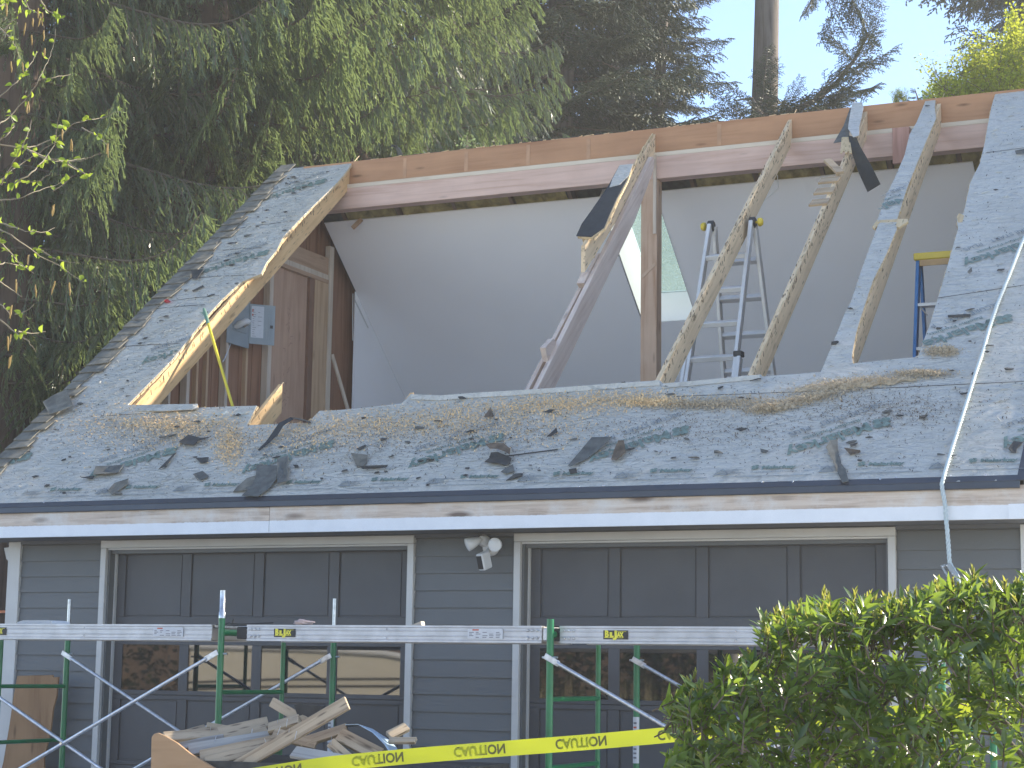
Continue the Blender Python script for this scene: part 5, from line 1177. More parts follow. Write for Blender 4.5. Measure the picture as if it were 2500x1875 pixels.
# sawdust and grit: countless chips
def chips(name, mat, gen, cnt, s0, s1, thick=0.35, lab='', cat='sawdust', hmax=0.006):
    vs = []; fs = []
    for _ in range(cnt):
        g_ = gen()
        if g_ is None: continue
        x, v, h = g_
        if not covered(x, v): continue
        L = rnd.uniform(s0, s1); a_ = rnd.uniform(0, 6.28); tl_ = rnd.uniform(-.8, .8); d = (math.cos(a_)*L, math.sin(a_)*L); wdt = rnd.uniform(.25, .6)
        e = (-d[1]*wdt, d[0]*wdt); n0 = 0.011+h
        i0 = len(vs)
        for sx_, sy_ in ((-1, -1), (1, -1), (1, 1), (-1, 1)):
            vs.append(rw(x+(d[0]*sx_+e[0]*sy_)/2, v+(d[1]*sx_+e[1]*sy_)/2, n0 + max(0, tl_*sx_*L*0.5+abs(tl_)*L*0.5)))
        fs.append((i0, i0+1, i0+2, i0+3))
    b = MB(); b.add(vs, fs); o = b.build(name, mat); tag(o, lab, cat, kind='stuff')
def ell(cx, cy_, rx, ry, h=0.0, ang=0.0):
    def g_():
        for _ in range(1):
            a_ = rnd.gauss(0, .5), rnd.gauss(0, .5); ca, sa = math.cos(ang), math.sin(ang)
            px = cx + rx*(a_[0]*ca) - ry*a_[1]*sa; py = cy_ + rx*a_[0]*sa + ry*a_[1]*ca
            x, v = rl(px, py); return x, v, rnd.uniform(0, h)*max(0, 1-(a_[0]**2+a_[1]**2))
    return g_
EL1 = [ell(400, 1035, 170, 22, .004), ell(440, 1050, 120, 40, .003), ell(560, 1090, 40, 60, .003), ell(900, 1040, 160, 38, .004), ell(1080, 1030, 160, 45, .004), ell(1270, 1000, 220, 36, .004), ell(1380, 990, 160, 25, .006), ell(1550, 975, 160, 22, .005), ell(1250, 1040, 250, 60, .002), ell(330, 1040, 250, 80, .002), ell(760, 1060, 160, 60, .002), ell(1600, 985, 80, 10, .008)]
chips('sawdust', m_saw, lambda: rnd.choice(EL1)(), 17000, 0.005, 0.017, lab='bright sawdust and wood chips spread below the cut opening', cat='sawdust')
EL2 = [ell(1700, 992, 110, 12, .02), ell(1880, 1000, 55, 12, .03, -0.1), ell(1960, 980, 90, 14, .025, -0.2), ell(2100, 938, 150, 15, .03, -0.08), ell(2020, 955, 130, 26, .008, -0.15), ell(2250, 915, 80, 10, .015), ell(2300, 860, 40, 12, .004), ell(1800, 985, 140, 18, .006)]
chips('sawdust_drift', m_sawd, lambda: rnd.choice(EL2)(), 11000, 0.006, 0.016, lab='tan sawdust drift below the right cut opening', cat='sawdust')
chips('shingle_grit', m_scrapd, lambda: (lambda p: (p[0], p[1], 0))(roofpt()), 5000, 0.005, 0.014, lab='fine dark shingle grit over the whole roof sheet', cat='grit')
EL3 = [ell(420, 1060, 330, 50), ell(800, 1090, 300, 70), ell(1150, 1060, 300, 60), ell(1700, 1050, 400, 60), ell(2150, 1000, 250, 50)]
chips('dark_grit', m_scrapb, lambda: rnd.choice(EL3)(), 9000, 0.005, 0.013, lab='brown bark grit mixed with sawdust along the band', cat='grit')
# drift bodies so the thick sawdust lies in a mound
for (cx, cy_, rx, ry, an_, hh) in ((2090, 940, 150, 10, -0.09, .022), (1905, 995, 55, 9, -.15, .022), (1985, 972, 60, 9, -.25, .018)):
    vs = []; fs = []; N, Mm = 26, 6
    for i in range(N+1):
        for j in range(Mm+1):
            s_, t_2 = i/N*2-1, j/Mm*2-1; px = cx+rx*s_*math.cos(an_)-ry*t_2*math.sin(an_)*0.5; py = cy_+rx*s_*math.sin(an_)+ry*t_2*(1-0.6*s_*s_)+3*math.sin(i*1.3)
            x, v = rl(px, py); vs.append(rw(x, v, 0.009 + hh*max(0, (1-s_*s_)*(1-t_2*t_2))*(0.7+0.3*math.sin(i*2.1+j)) + rnd.uniform(0, .003)))
    for i in range(N):
        for j in range(Mm): fs.append((i*(Mm+1)+j, (i+1)*(Mm+1)+j, (i+1)*(Mm+1)+j+1, i*(Mm+1)+j+1))
    b = MB(); b.add(vs, fs, True); o = b.build('sawdust_mound', m_sawd); tag(o, 'soft tan mound of sawdust on the right roof sheet', 'sawdust', kind='stuff')
# curl of bare cable on the ceiling edge
P = [onY(*c3(*p), RY+0.25) for p in [(825, 575), (830, 640), (800, 670), (775, 690), (755, 708)]]; b = MB(); b.tube(P, 0.005, 5); tag(b.build('hanging_cable', m_whitepl), 'thin white cable hanging from the ridge behind a rafter', 'cable')
# ================================================================== PLANTS
def frond_mesh(kind, seed, L=1.0):
    r = random.Random(seed); V_ = []; F_ = []; MI = []
    def strip(a, c, w0, w1, nrm, mi=0):
        d = (c-a); s = d.cross(nrm)
        if s.length < 1e-6: s = d.orthogonal()
        s.normalize(); i = len(V_); V_.extend([a-s*w0, a+s*w0, c+s*w1, c-s*w1]); F_.append((i, i+1, i+2, i+3)); MI.append(mi)
    def tub(P, rr, mi=1, n=5):
        b = MB(); b.tube(P, rr, n, caps=False); i = len(V_); V_.extend(b.v); F_.extend([[k+i for k in f] for f in b.f]); MI.extend([mi]*len(b.f))
    rv = lambda s: V3((r.uniform(-s, s), r.uniform(-s, s), r.uniform(-s, s)))
    if kind == 'cedar':
        n = 30; P = []
        for i in range(n+1):
            t = i/n; P.append(V3((L*t, L*0.05*math.sin(3*t+seed), L*(-0.10*t-0.30*t*t+0.34*t**5))))
        tub(P[::2], [0.022*(1-0.85*i/(n/2)) for i in range(n//2+1)])
        for i in range(4, n+1):
            for side in (-1, 1):
                if r.random() < 0.12: continue
                t = i/n; ln = (0.36+0.50*math.sin(math.pi*min(1, t*0.9+0.15)))*r.uniform(.6, 1.15)
                d = V3((0.55+0.5*t, side*r.uniform(.35, 1.0), r.uniform(-.1, .15))).normalized(); m = 9; q = P[i]; Q = [q]
                for k in range(1, m+1):
                    dd = (d + V3((0, 0, -2.6*(k/m)**0.9))).normalized(); q = q + dd*ln/m; Q.append(q)
                for k in range(m): strip(Q[k], Q[k+1], 0.006*(1-k/m)+.002, .004, V3((0, side, 0.4)), 1)
                for k in range(1, m+1):
                    ax_ = (Q[k]-Q[k-1]).normalized(); sd_ = ax_.cross(V3((0.3, side, 0.2))).normalized()
                    for s2 in (-1, 1):
                        l2 = r.uniform(.07, .17)*(1.1-0.4*k/m); e = Q[k] + (ax_*0.7 + sd_*s2*r.uniform(.25, .6) + V3((0, 0, -0.75)) + rv(.18)).normalized()*l2
                        strip(Q[k], e, 0.0085, 0.003, V3((r.uniform(-.6, .6), side, r.uniform(0, 1))))
                        if r.random() < .6:
                            mm = Q[k].lerp(e, .5); strip(mm, mm+(ax_+sd_*s2*-0.2+rv(.4)).normalized()*l2*.55, .008, .003, V3((r.uniform(-.6, .6), side, .5)))
    elif kind == 'spruce':
        n = 22; P = []
        for i in range(n+1):
            t = i/n; P.append(V3((L*t, 0.04*L*math.sin(2*t+seed), L*(-0.10*t-0.10*t*t+0.14*t**4))))
        tub(P[::2], [0.024*(1-0.85*i/(n/2)) for i in range(n//2+1)])
        def twig(a, d, ln, lvl):
            m = max(2, int(ln/0.085)); q = a; dr = d.normalized()
            for k in range(m):
                dr = (dr + V3((0, 0, -0.05)) + rv(.10)).normalized(); c = q+dr*ln/m
                w_ = 0.017
                s1 = dr.orthogonal().normalized(); s2 = dr.cross(s1)
                i = len(V_); V_.append(q)
                for j in range(3): V_.append(q.lerp(c, .55) + (s1*math.cos(j*2.09)+s2*math.sin(j*2.09))*w_*r.uniform(.6, 1.2))
                V_.append(c+dr*0.02)
                for j in range(3): F_.append((i, i+1+j, i+1+(j+1) % 3)); F_.append((i+4, i+1+(j+1) % 3, i+1+j)); MI.extend([0, 0])
                for _ in range(3):
                    nd = (dr*.7 + rv(.9)).normalized(); strip(q.lerp(c, r.random()), q.lerp(c, .5)+nd*0.035, .003, .001, rv(1))
                if lvl > 0 and r.random() < .95:
                    for s_ in (-1, 1):
                        sdv = dr.cross(V3((0, 0, 1))).normalized()
                        if r.random() < .8: twig(c, dr*.65 + sdv*s_*r.uniform(.5, 1) + V3((0, 0, -.25)), ln*r.uniform(.25, .45)*(1-.5*k/m), lvl-1)
                q = c
        for i in range(3, n+1):
            t = i/n
            for side in (-1, 1):
                twig(P[i], V3((0.75, side*1.0, r.uniform(-.5, .12))), L*(0.13+0.17*math.sin(math.pi*min(1, t+.1)))*r.uniform(.6, 1.2), 1)
            if r.random() < .5: twig(P[i], V3((0.4, r.uniform(-.5, .5), -1)), L*.14*r.uniform(.5, 1.1), 1)
    elif kind == 'maple':
        for b_ in range(9):
            d = (V3((1, 0, .3))+rv(.75)).normalized(); q = V3((0, 0, 0)); Q = [q]
            for k in range(6): d = (d+rv(.25)+V3((0, 0, .04))).normalized(); q = q+d*L/6; Q.append(q)
            tub(Q, [.010*(1-.13*k) for k in range(7)], 1, 4)
            for k in range(1, 7):
                for _ in range(9):
                    c = Q[k]+rv(.13); nn = (V3((0, 0, 1))+rv(.9)).normalized(); s1 = nn.orthogonal().normalized()*r.uniform(.022, .045); s2 = nn.cross(s1)
                    ro = r.uniform(0, 6.28); a1 = s1*math.cos(ro)+s2*math.sin(ro); a2 = nn.cross(a1); i = len(V_)
                    for j, kk in enumerate((1, .45, .95, .4, .9, .4, .9, .45, .95, .45)): V_.append(c+(a1*math.cos(j*.628)+a2*math.sin(j*.628))*kk)
                    F_.append(tuple(range(i, i+10))); MI.append(0)
    return V_, F_, MI
def mk(kind, seed, L, mats):
    V_, F_, MI = frond_mesh(kind, seed, L); me = bpy.data.meshes.new(kind+'_branch'); me.from_pydata([tuple(v) for v in V_], [], F_)
    for m in mats: me.materials.append(m)
    me.polygons.foreach_set('material_index', MI); me.update(); return me
CED = [mk('cedar', 10+k, 2.4, (l_cedar, twig_m)) for k in range(4)]
SPR = [mk('spruce', 30+k, 2.2, (l_spruce, twig_m)) for k in range(4)]
FAR = [mk('spruce', 50+k, 2.2, (l_spruce2, twig_m)) for k in range(2)]
MAP = [mk('maple', 70+k, 0.75, (l_maple, twig_m)) for k in range(3)]
def add_branch(parent, me, pos, az, pitch, scale, roll=0.0, name='branch'):
    o = bpy.data.objects.new(name, me); o.rotation_euler = (Matrix.Rotation(az, 3, 'Z') @ Matrix.Rotation(-pitch, 3, 'Y') @ Matrix.Rotation(roll, 3, 'X')).to_euler()
    o.scale = (scale,)*3; return place(o, pos, parent)
def tree(base, h, r, lab, cat, name, protos_, n, z0, z1, R, barkm, pitch=(-.1, .2), hide=None, sc_=2.4, group='conifers behind the garage', lean=0.0):
    t = thing(name, base, lab, cat, group)
    b = MB(); K = 14; P = [V3(base)+V3((0.06*math.sin(i*1.1)+lean*i/K, 0.06*math.cos(i*.9), h*i/K-0.2)) for i in range(K+1)]
    b.tube(P, [r*(1.15-.95*i/K) for i in range(K+1)], 14); b.build('trunk', barkm, t, org=base)
    rr = random.Random(int(abs(base[0]*100))); ga = rr.uniform(0, 6)
    for i in range(n):
        z_ = z0+(z1-z0)*(i+rr.random())/n; az = ga+i*2.39996+rr.uniform(-.4, .4); L = R(z_)*rr.uniform(.7, 1.12)
        s = L/sc_; p = V3((base[0]+lean*z_/h, base[1], z_))
        if hide and hide(p, az, L): continue
        add_branch(t, rr.choice(protos_), p, az, rr.uniform(*pitch), s, rr.uniform(-.3, .3))
    return t
def ground_at(px, depth): p = deep(px, 900, depth); return (p.x, p.y, 0.0)
inhouse = lambda p, az, L: False
# western red cedars at left
cb_ = ground_at(5, 23.0)
cedA = tree(cb_, 26, .42, 'dark trunked cedar at the far left beside the roof rake', 'cedar tree', 'cedar_tree', CED, 150, 4.6, 16.5, lambda z_: 3.6-0.05*z_, bark_c, (-.1, .15))
cedB = tree(ground_at(470, 25.5), 25, .38, 'big drooping cedar right behind the left end of the ridge', 'cedar tree', 'cedar_tree', CED, 250, 2.6, 15.5, lambda z_: 3.9-0.05*z_, bark_c, (-.1, .2))
cedC = tree(ground_at(850, 27.5), 23, .36, 'cedar with bright right edge above the middle of the ridge', 'cedar tree', 'cedar_tree', CED, 230, 2.6, 15.5, lambda z_: 2.2+0.06*z_, bark_c, (-.1, .2))
# dark spruces
sprA = tree(ground_at(1350, 33.0), 26, .35, 'dark spruce standing right of the bright cedar', 'spruce tree', 'spruce_tree', SPR, 240, 3.0, 17, lambda z_: 3.6-0.08*z_, bark, (-.2, .15), sc_=2.2)
sprB = tree(ground_at(1610, 35.0), 15.5, .28, 'spruce with brownish tips left of the bare fir trunk', 'spruce tree', 'spruce_tree', SPR, 230, 3.0, 15.5, lambda z_: max(.3, 3.3-0.16*z_), bark, (-.2, .2), sc_=2.2)
# tall fir with a bare trunk
fb_ = ground_at(1868, 31.0)
fir = tree(fb_, 27, .285, 'tall fir with a bare trunk rising out of the top of the photo', 'fir tree', 'fir_tree', SPR, 26, 3.2, 8.2, lambda z_: 2.4, bark, (-.25, .1), sc_=2.2)
fr = ray(1868, 900)*31.0
def firbranch(px0, py0, px1, py1, depth, sc_, seed, par=fir, pset=SPR, dd=0.0, roll=0.0):
    a = deep(px0, py0, depth); c = deep(px1, py1, depth+dd); d = c-a; L = d.length
    me = pset[seed % len(pset)]; az = math.atan2(d.y, d.x); pit_ = math.atan2(d.z, math.hypot(d.x, d.y))
    add_branch(par, me, a, az, pit_+.10, L/2.2*sc_, roll)
for a in [(1870, 300, 2050, 215, 1.1, 0), (1990, 240, 2120, 100, 1.1, 1), (2040, 190, 2190, 120, 1.0, 2), (1900, 290, 2080, 230, 1.0, 3), (1880, 330, 2060, 330, 1.0, 1), (1960, 255, 2090, 300, .9, 2), (2050, 60, 2070, 95, 1.0, 0), (2080, -90, 2030, 90, 1.1, 1), (2060, -60, 2130, 90, 1.1, 2), (2120, -80, 2110, 60, 1.1, 3), (2010, -60, 1960, 40, 1.0, 0), (2000, 250, 2110, 190, 1.0, 1), (1930, 310, 2010, 240, .9, 3), (1865, 250, 1885, 90, .8, 2), (1850, 320, 1905, 190, .8, 1), (2010, 230, 2060, 290, 1.1, 0), (2075, 150, 2150, 40, 1.0, 3), (1960, 330, 1800, 250, 1.2, 1), (1990, 330, 1850, 280, 1.2, 2), (1780, 320, 1910, 255, 1.2, 3), (1830, 340, 1960, 290, 1.2, 0), (2000, 330, 1880, 230, 1.1, 1), (1900, 345, 2030, 300, 1.2, 2), (2130, 330, 2000, 270, 1.1, 3), (1940, 300, 2060, 250, 1.1, 0), (1950, 330, 2080, 320, 1.1, 1), (1840, 310, 1750, 240, 1.1, 2), (2010, 235, 2130, 215, 1.1, 3), (2085, 150, 2020, 70, 1.0, 2), (1900, 300, 1960, 180, .9, 0)]:
    firbranch(a[0], a[1], a[2], a[3], 31.0+rnd.uniform(-.5, .5), a[4], a[5], dd=rnd.uniform(-.6, .6), roll=rnd.uniform(-.6, .6))
b = MB(); b.tube([deep(*p, 31.0) for p in [(1868, 310), (1930, 275), (1990, 245), (2045, 200), (2090, 140), (2120, 80)]], [.07, .06, .05, .04, .03, .012], 8); b.build('limb', bark, fir)
b = MB(); b.tube([deep(*p, 30.6) for p in [(1795, 245), (1835, 240), (1868, 300)]], [.01, .03, .05], 6); b.build('limb', bark, fir)
# fir off the right edge whose branches reach into the sky
f2 = tree(ground_at(2700, 40.0), 27, .34, 'conifer beyond the right edge reaching branches into the blue sky', 'fir tree', 'fir_tree', SPR, 70, 9.0, 17, lambda z_: 2.6, bark, (-.2, .1), sc_=2.2)
for a in [(2560, -30, 2340, 20, 1.0, 0), (2600, 20, 2380, 45, 1.0, 1), (2620, 80, 2400, 110, 1.0, 2), (2640, 130, 2330, 85, 1.0, 3), (2620, -60, 2250, -10, 1.0, 1), (2650, 60, 2450, 60, 1.0, 0), (2640, 140, 2420, 120, .9, 2), (2560, -60, 2300, 30, .9, 3), (2620, 20, 2470, 20, 1.0, 2)]:
    firbranch(a[0], a[1], a[2], a[3], 40+rnd.uniform(-.4, .4), a[4], a[5], par=f2, dd=rnd.uniform(-.5, .5), roll=rnd.uniform(-.5, .5))
# farther dark conifers closing the view
for k, (px, d, n, lab, hgt) in enumerate([(150, 38, 120, 'far dark conifer behind the leftmost cedar', 26), (820, 42, 150, 'far dark conifer behind the drooping cedars', 26), (1180, 44, 150, 'far dark conifer in the gap between cedar and spruce', 27), (1500, 46, 150, 'far dark conifer behind the spruces', 24), (1730, 44, 60, 'far low conifer just left of the fir trunk', 12.2), (430, 36, 120, 'far dark conifer between the two left cedars', 24)]):
    z1 = min(18, hgt-.3); tree(ground_at(px, d), hgt, .3, lab, 'conifer', 'conifer_tree', FAR, n, 2.5, z1, (lambda z_, H=hgt: max(.4, (4.4-0.14*z_) if H > 15 else 2.6*(1-z_/H)+.3)), bark, (-.3, .1), sc_=2.2)
# unseen tall fir at the right that throws its shade on the right half of the roof
sh_ = RO + V3((-3.2, 3.6, 2.6)); st_ = sh_ + SUN*22
tree((st_.x, st_.y, 0.0), min(27, st_.z+9), .4, 'tall fir out of frame at right shading the right half of the roof', 'fir tree', 'fir_tree', SPR, 120, 6, min(26.5, st_.z+8), lambda z_: max(.6, 3.1*(1-(z_-6)/(st_.z+4))+.9), bark, (-.2, .2), sc_=2.2)
# bright maple at the right
mt = thing('maple_tree', ground_at(2420, 27.0), 'bright yellow green maple rising behind the right end of the ridge', 'maple tree')
b = MB(); q0 = V3(ground_at(2420, 27.0)); b.tube([q0, q0+V3((.1, 0, 4)), q0+V3((0, .1, 7.5)), q0+V3((.2, 0, 9.0))], [.22, .18, .10, .04], 10); b.build('trunk', bark, mt)
rr = random.Random(5)
for k in range(120):
    px = rr.uniform(2270, 2640); edge = 205-110*min(1, max(0, (px-2270)/150)) + 25*math.sin(px*.045); py = rr.uniform(edge+25, edge+260)
    p = deep(px, py, 27+rr.uniform(-1.3, 1.3)); add_branch(mt, rr.choice(MAP), p, rr.uniform(0, 6.28), rr.uniform(.2, 1.1), rr.uniform(.45, .8))
for px, py in ((2190, 247), (2198, 240), (2185, 252), (2205, 250)): add_branch(mt, MAP[0], deep(px, py, 27), rr.uniform(0, 6), .9, .22)
b = MB(); q1 = deep(2248, 262, 33.0); ct = thing('conifer_tip', (q1.x, q1.y, 0), 'small dark conifer top poking above the ridge right of the fir', 'conifer', 'conifers behind the garage')
b.tube([(q1.x, q1.y, 0), q1, q1+V3((-.1, 0, .35))], [.06, .03, .004], 6); b.build('trunk', bark, ct)
for k in range(16): add_branch(ct, FAR[k % 2], q1+V3((-.02*k*.3, 0, -.5+.05*k)), k*2.4, .3, .25*(1-k/20)+.03)

# ---- weeds on the ridge
for (px, py, pts, lab) in ((1140, 362, [(1125, 342), (1140, 330), (1150, 345), (1158, 335), (1165, 350), (1120, 355)], 'sprig of green weed growing on the ridge before the cedar'),):
    wd = thing('weed', onY(px, py, RY+.06), lab, 'weed')
    for q in pts:
        b = MB(); a = onY(px, py, RY+.06); c = onY(*q, RY+.06); b.tube([a, (a+c)/2+V3((0, 0, .03)), c], [.004, .003, .002], 5); b.build('stem', twig_b, wd)
        for k in range(3):
            b = MB(); p = a.lerp(c, .5+.25*k); d = V3((rnd.uniform(-1, 1), rnd.uniform(-.4, .4), rnd.uniform(0, 1))).normalized()*.05; s_ = d.cross(V3((0, 1, 0))).normalized()*.014; b.add([p, p+d*.5+s_, p+d, p+d*.5-s_], [(0, 1, 2, 3)]); b.build('leaf', l_cedar, wd)
b = MB(); b.tube([onY(*p, RY+.03) for p in [(1272, 350), (1277, 336), (1290, 335), (1300, 345), (1312, 352)]], .004, 5); tag(b.build('dry_twig', twig_m), 'curved dry twig lying on the ridge left of the cut rafter', 'twig')

# ---- leaf shapes for birch and bush
def leaf_mesh(name, L, W, mats, curl=0.15, fold=0.25, seed=0):
    n = 5; vs = []; fs = []
    for i in range(n+1):
        t = i/n; w_ = W*math.sin(math.pi*min(1, (t*0.96+0.02))**0.85)*0.5; z_ = -curl*L*t*t
        vs += [(L*t, -w_, z_+fold*w_), (L*t, 0, z_), (L*t, w_, z_+fold*w_)]
    for i in range(n): fs += [(3*i, 3*i+3, 3*i+4, 3*i+1), (3*i+1, 3*i+4, 3*i+5, 3*i+2)]
    me = bpy.data.meshes.new(name); me.from_pydata(vs, [], fs)
    for m in mats: me.materials.append(m)
    for p in me.polygons: p.use_smooth = True
    return me
def basis(d, up):
    d = V3(d).normalized(); up = V3(up); y = up.cross(d)
    if y.length < 1e-4: y = d.orthogonal()
    y.normalize(); z_ = d.cross(y); return Matrix((d, y, z_)).transposed()

# ---- birch twigs at the left
z0c = crop(3.687, 0, 0); z1c = c1
TW = [(z0c, [(360, 0), (430, 100), (500, 130), (570, 180)]), (z0c, [(500, 260), (470, 450), (400, 620), (330, 760), (250, 870), (180, 950), (50, 1080), (-40, 1140)]), (z0c, [(-30, 220), (90, 340), (150, 430), (180, 530)]), (z0c, [(630, 670), (480, 700), (350, 720)]),
 (z0c, [(-40, 900), (150, 740), (250, 620), (340, 470)]), (z0c, [(540, 1000), (510, 1170), (500, 1290), (400, 1430), (280, 1560), (130, 1650)]), (z0c, [(1120, 990), (1030, 1010), (930, 1060), (800, 1080), (660, 1110), (600, 1170), (500, 1240), (330, 1310), (180, 1330), (-30, 1300)]), (z0c, [(910, 1380), (800, 1420), (620, 1450), (480, 1450), (330, 1400), (240, 1340)]),
 (z0c, [(600, 1460), (700, 1520), (800, 1590)]), (z0c, [(290, 1080), (240, 1230), (160, 1390), (80, 1540), (10, 1660)]), (z0c, [(980, 1400), (960, 1300), (870, 1220), (740, 1150)]), (z0c, [(640, 1590), (590, 1650), (480, 1720)]), (z0c, [(460, 1560), (360, 1630), (170, 1640)]), (z0c, [(-20, 60), (60, 20), (120, -30)]), (z0c, [(200, -30), (260, 80), (350, 120), (400, 250)]), (z0c, [(40, 270), (130, 170), (190, 110)]), (z0c, [(-20, 1270), (60, 1220), (120, 1140), (100, 1010)]),
 (z1c, [(575, 55), (480, 100), (380, 105), (260, 80), (150, 30)]), (z1c, [(-20, 250), (60, 160), (150, 100), (330, -10)]), (z1c, [(540, 185), (480, 170), (400, 130), (380, 110)]), (z1c, [(420, 190), (330, 240), (200, 280), (110, 320), (-20, 330)]), (z1c, [(320, 490), (250, 515), (150, 510), (60, 480), (-20, 450)]), (z1c, [(-20, 490), (60, 530), (150, 590), (230, 650), (330, 700), (400, 750), (480, 800)]), (z1c, [(460, 690), (400, 690), (300, 660), (220, 610)]), (z1c, [(-20, 550), (50, 620), (110, 690), (190, 750)]), (z1c, [(-20, 790), (70, 850), (130, 890)]), (z1c, [(-20, 1000), (60, 1070), (110, 1110), (170, 1150), (210, 1210)]), (z1c, [(260, 1090), (180, 1100), (110, 1090)]), (z1c, [(-20, 920), (40, 960), (60, 1000)]), (z1c, [(200, 930), (150, 970), (90, 990)]), (z1c, [(-20, 700), (40, 690), (160, 720), (170, 640)])]
bt = thing('birch_tree', deep(-620, 1000, 8.2)*1.0 - V3((0, 0, deep(-620, 1000, 8.2).z)), 'birch hanging fresh green leaves and catkins into the left of the photo', 'birch tree')
q0 = V3(bt.location); b = MB(); b.tube([q0, q0+V3((.05, .1, 2)), q0+V3((0, 0, 5)), q0+V3((.1, 0, 8))], [.09, .08, .06, .03], 10); b.build('trunk', plain('birch_bark', (.5, .47, .43), .8, var=.3), bt)
BL = [leaf_mesh('birch_leaf', L, L*.62, (l_birch,), c, f) for L, c, f in ((.030, .2, .4), (.036, .1, .5), (.026, .3, .3), (.040, .25, .5))]
bb_ = MB(); bb_.tube([(0, 0, 0), (.002, 0, -.012), (0, 0, -.030), (.003, .001, -.048)], [.0028, .0042, .0042, .0015], 6); CAT = bb_.mesh('catkin', [l_catkin], V3((0, 0, 0)))
nl = 0; rb2 = random.Random(11)
for ci, (cf, pts) in enumerate(TW):
    dpt = 8.0+rb2.uniform(-.5, .5); n = len(pts)
    P = [deep(*cf(*p), dpt + .12*math.sin(i*1.3+ci)) for i, p in enumerate(pts)]
    P = resample(P, .03) + [P[-1]]
    P = [p+V3((rb2.uniform(-.002, .002), rb2.uniform(-.004, .004), rb2.uniform(-.002, .002))) for p in P]
    rev = pts[0][0] < pts[-1][0]; K = len(P)
    rs = [.0036*(1-.75*i/K) if rev else .0036*(.25+.75*i/K) for i in range(K)]
    b = MB(); b.tube(P, rs, 5); tw_ = b.build('branch', twig_b, bt)
    dense = 0.60 if (cf is z0c and ci in (0, 2, 4, 13, 14, 15)) else 0.34
    for i in range(1, K):
        if rb2.random() < dense and nl < 296:
            for _ in range(2 if rb2.random() < .45 else 1):
                d = (P[i]-P[i-1]).normalized()*rb2.uniform(-.2, .8) + V3((rb2.uniform(-.8, .8), rb2.uniform(-.8, .8), rb2.uniform(-.6, .8)))
                o = bpy.data.objects.new('leaf', rb2.choice(BL)); o.rotation_euler = basis(d, (rb2.uniform(-1, 1), -1, rb2.uniform(-.3, 1))).to_euler(); k_ = rb2.uniform(.65, 1.15); o.scale = (k_,)*3; place(o, P[i], tw_); nl += 1
for cf, pts in ((z0c, [(60, 70), (345, 110), (380, 150), (365, 190), (395, 310), (285, 350), (405, 470), (100, 590), (200, 600), (255, 950), (240, 980), (640, 1290), (560, 1200), (965, 1330), (230, 240), (295, 200)]), (z1c, [(415, 10), (625, 25), (315, 375), (305, 385), (165, 670), (92, 810), (205, 840), (318, 820), (402, 830), (70, 960), (60, 970), (62, 1130), (68, 1250), (58, 1260), (45, 1140)])):
    for p in pts:
        dpt = 8.0+rb2.uniform(-.4, .4); o = bpy.data.objects.new('catkin', CAT); o.rotation_euler = (rb2.uniform(-.2, .2), rb2.uniform(-.2, .2), rb2.uniform(0, 6)); o.scale = (rb2.uniform(.8, 1.0),)*2+(rb2.uniform(.8, 1.3),)
        place(o, deep(cf(*p)[0], cf(*p)[1]-10, dpt), bt)

# ---- leafy bush, bottom right
BD = 6.2
bush = thing('leafy_bush', deep(2250, 1900, BD+.2)-V3((0, 0, deep(2250, 1900, BD+.2).z)), 'glossy leaved green bush with pale new shoots at the lower right', 'bush')
OUT = [(1630, 1760), (1645, 1690), (1690, 1655), (1745, 1700), (1770, 1625), (1812, 1622), (1850, 1560), (1858, 1505), (1892, 1500), (1955, 1470), (2018, 1452), (2040, 1480), (2110, 1470), (2200, 1450), (2245, 1440), (2312, 1415), (2350, 1450), (2375, 1405), (2410, 1430), (2455, 1425), (2500, 1395), (2600, 1380), (2700, 1380)]
def outy(px):
    if px < OUT[0][0]: return 1900
    for (xa_, ya_), (xb_, yb_2) in zip(OUT, OUT[1:]):
        if xa_ <= px <= xb_: return ya_+(yb_2-ya_)*(px-xa_)/(xb_-xa_)
    return 1380
LB = [leaf_mesh('bush_leaf', L, W_, (l_bush, l_young), c, f) for L, W_, c, f in ((.068, .021, .10, .30), (.060, .018, .22, .25), (.076, .023, .05, .40), (.052, .018, .18, .3))]
LY = []
for k in range(3):
    me = leaf_mesh('young_leaf', .036, .010, (l_young,), .06, .5); LY.append(me)
rq2 = random.Random(21); leaves = []; stems = MB()
def shoot(p, d, n, ln, young, size=1.0):
    d = V3(d).normalized(); stems.tube([p-d*(ln+.03), p-d*ln*.5, p+d*.01], [.003, .0026, .002], 5)
    for i in range(n):
        t = i/max(1, n-1); base = p-d*ln*(1-t); a_ = i*2.4+rq2.uniform(-.4, .4); s1 = d.orthogonal().normalized(); s2 = d.cross(s1); out = s1*math.cos(a_)+s2*math.sin(a_)
        y_ = young and t > .62; sp = rq2.uniform(.15, .45) if y_ else rq2.uniform(.6, 1.4)*(1.25-.55*t)
        ld = (d*1.0+out*sp+V3((0, 0, -.10 if not y_ else .15))).normalized()
        leaves.append((base, basis(ld, d if not y_ else -out), rq2.uniform(.75, 1.1)*size*(.85 if t > .8 else 1), y_))
for i in range(300):                            # shoots along the outline
    px = rq2.uniform(1635, 2640); py = outy(px)+rq2.uniform(0, 75)-4-(rq2.uniform(0, 22) if rq2.random() < .2 else 0); dp = BD+rq2.uniform(-.35, .45)
    shoot(deep(px, py, dp), (rq2.uniform(-.5, .35), rq2.uniform(-.5, .4), 1.0), rq2.randint(9, 14), .065, True)
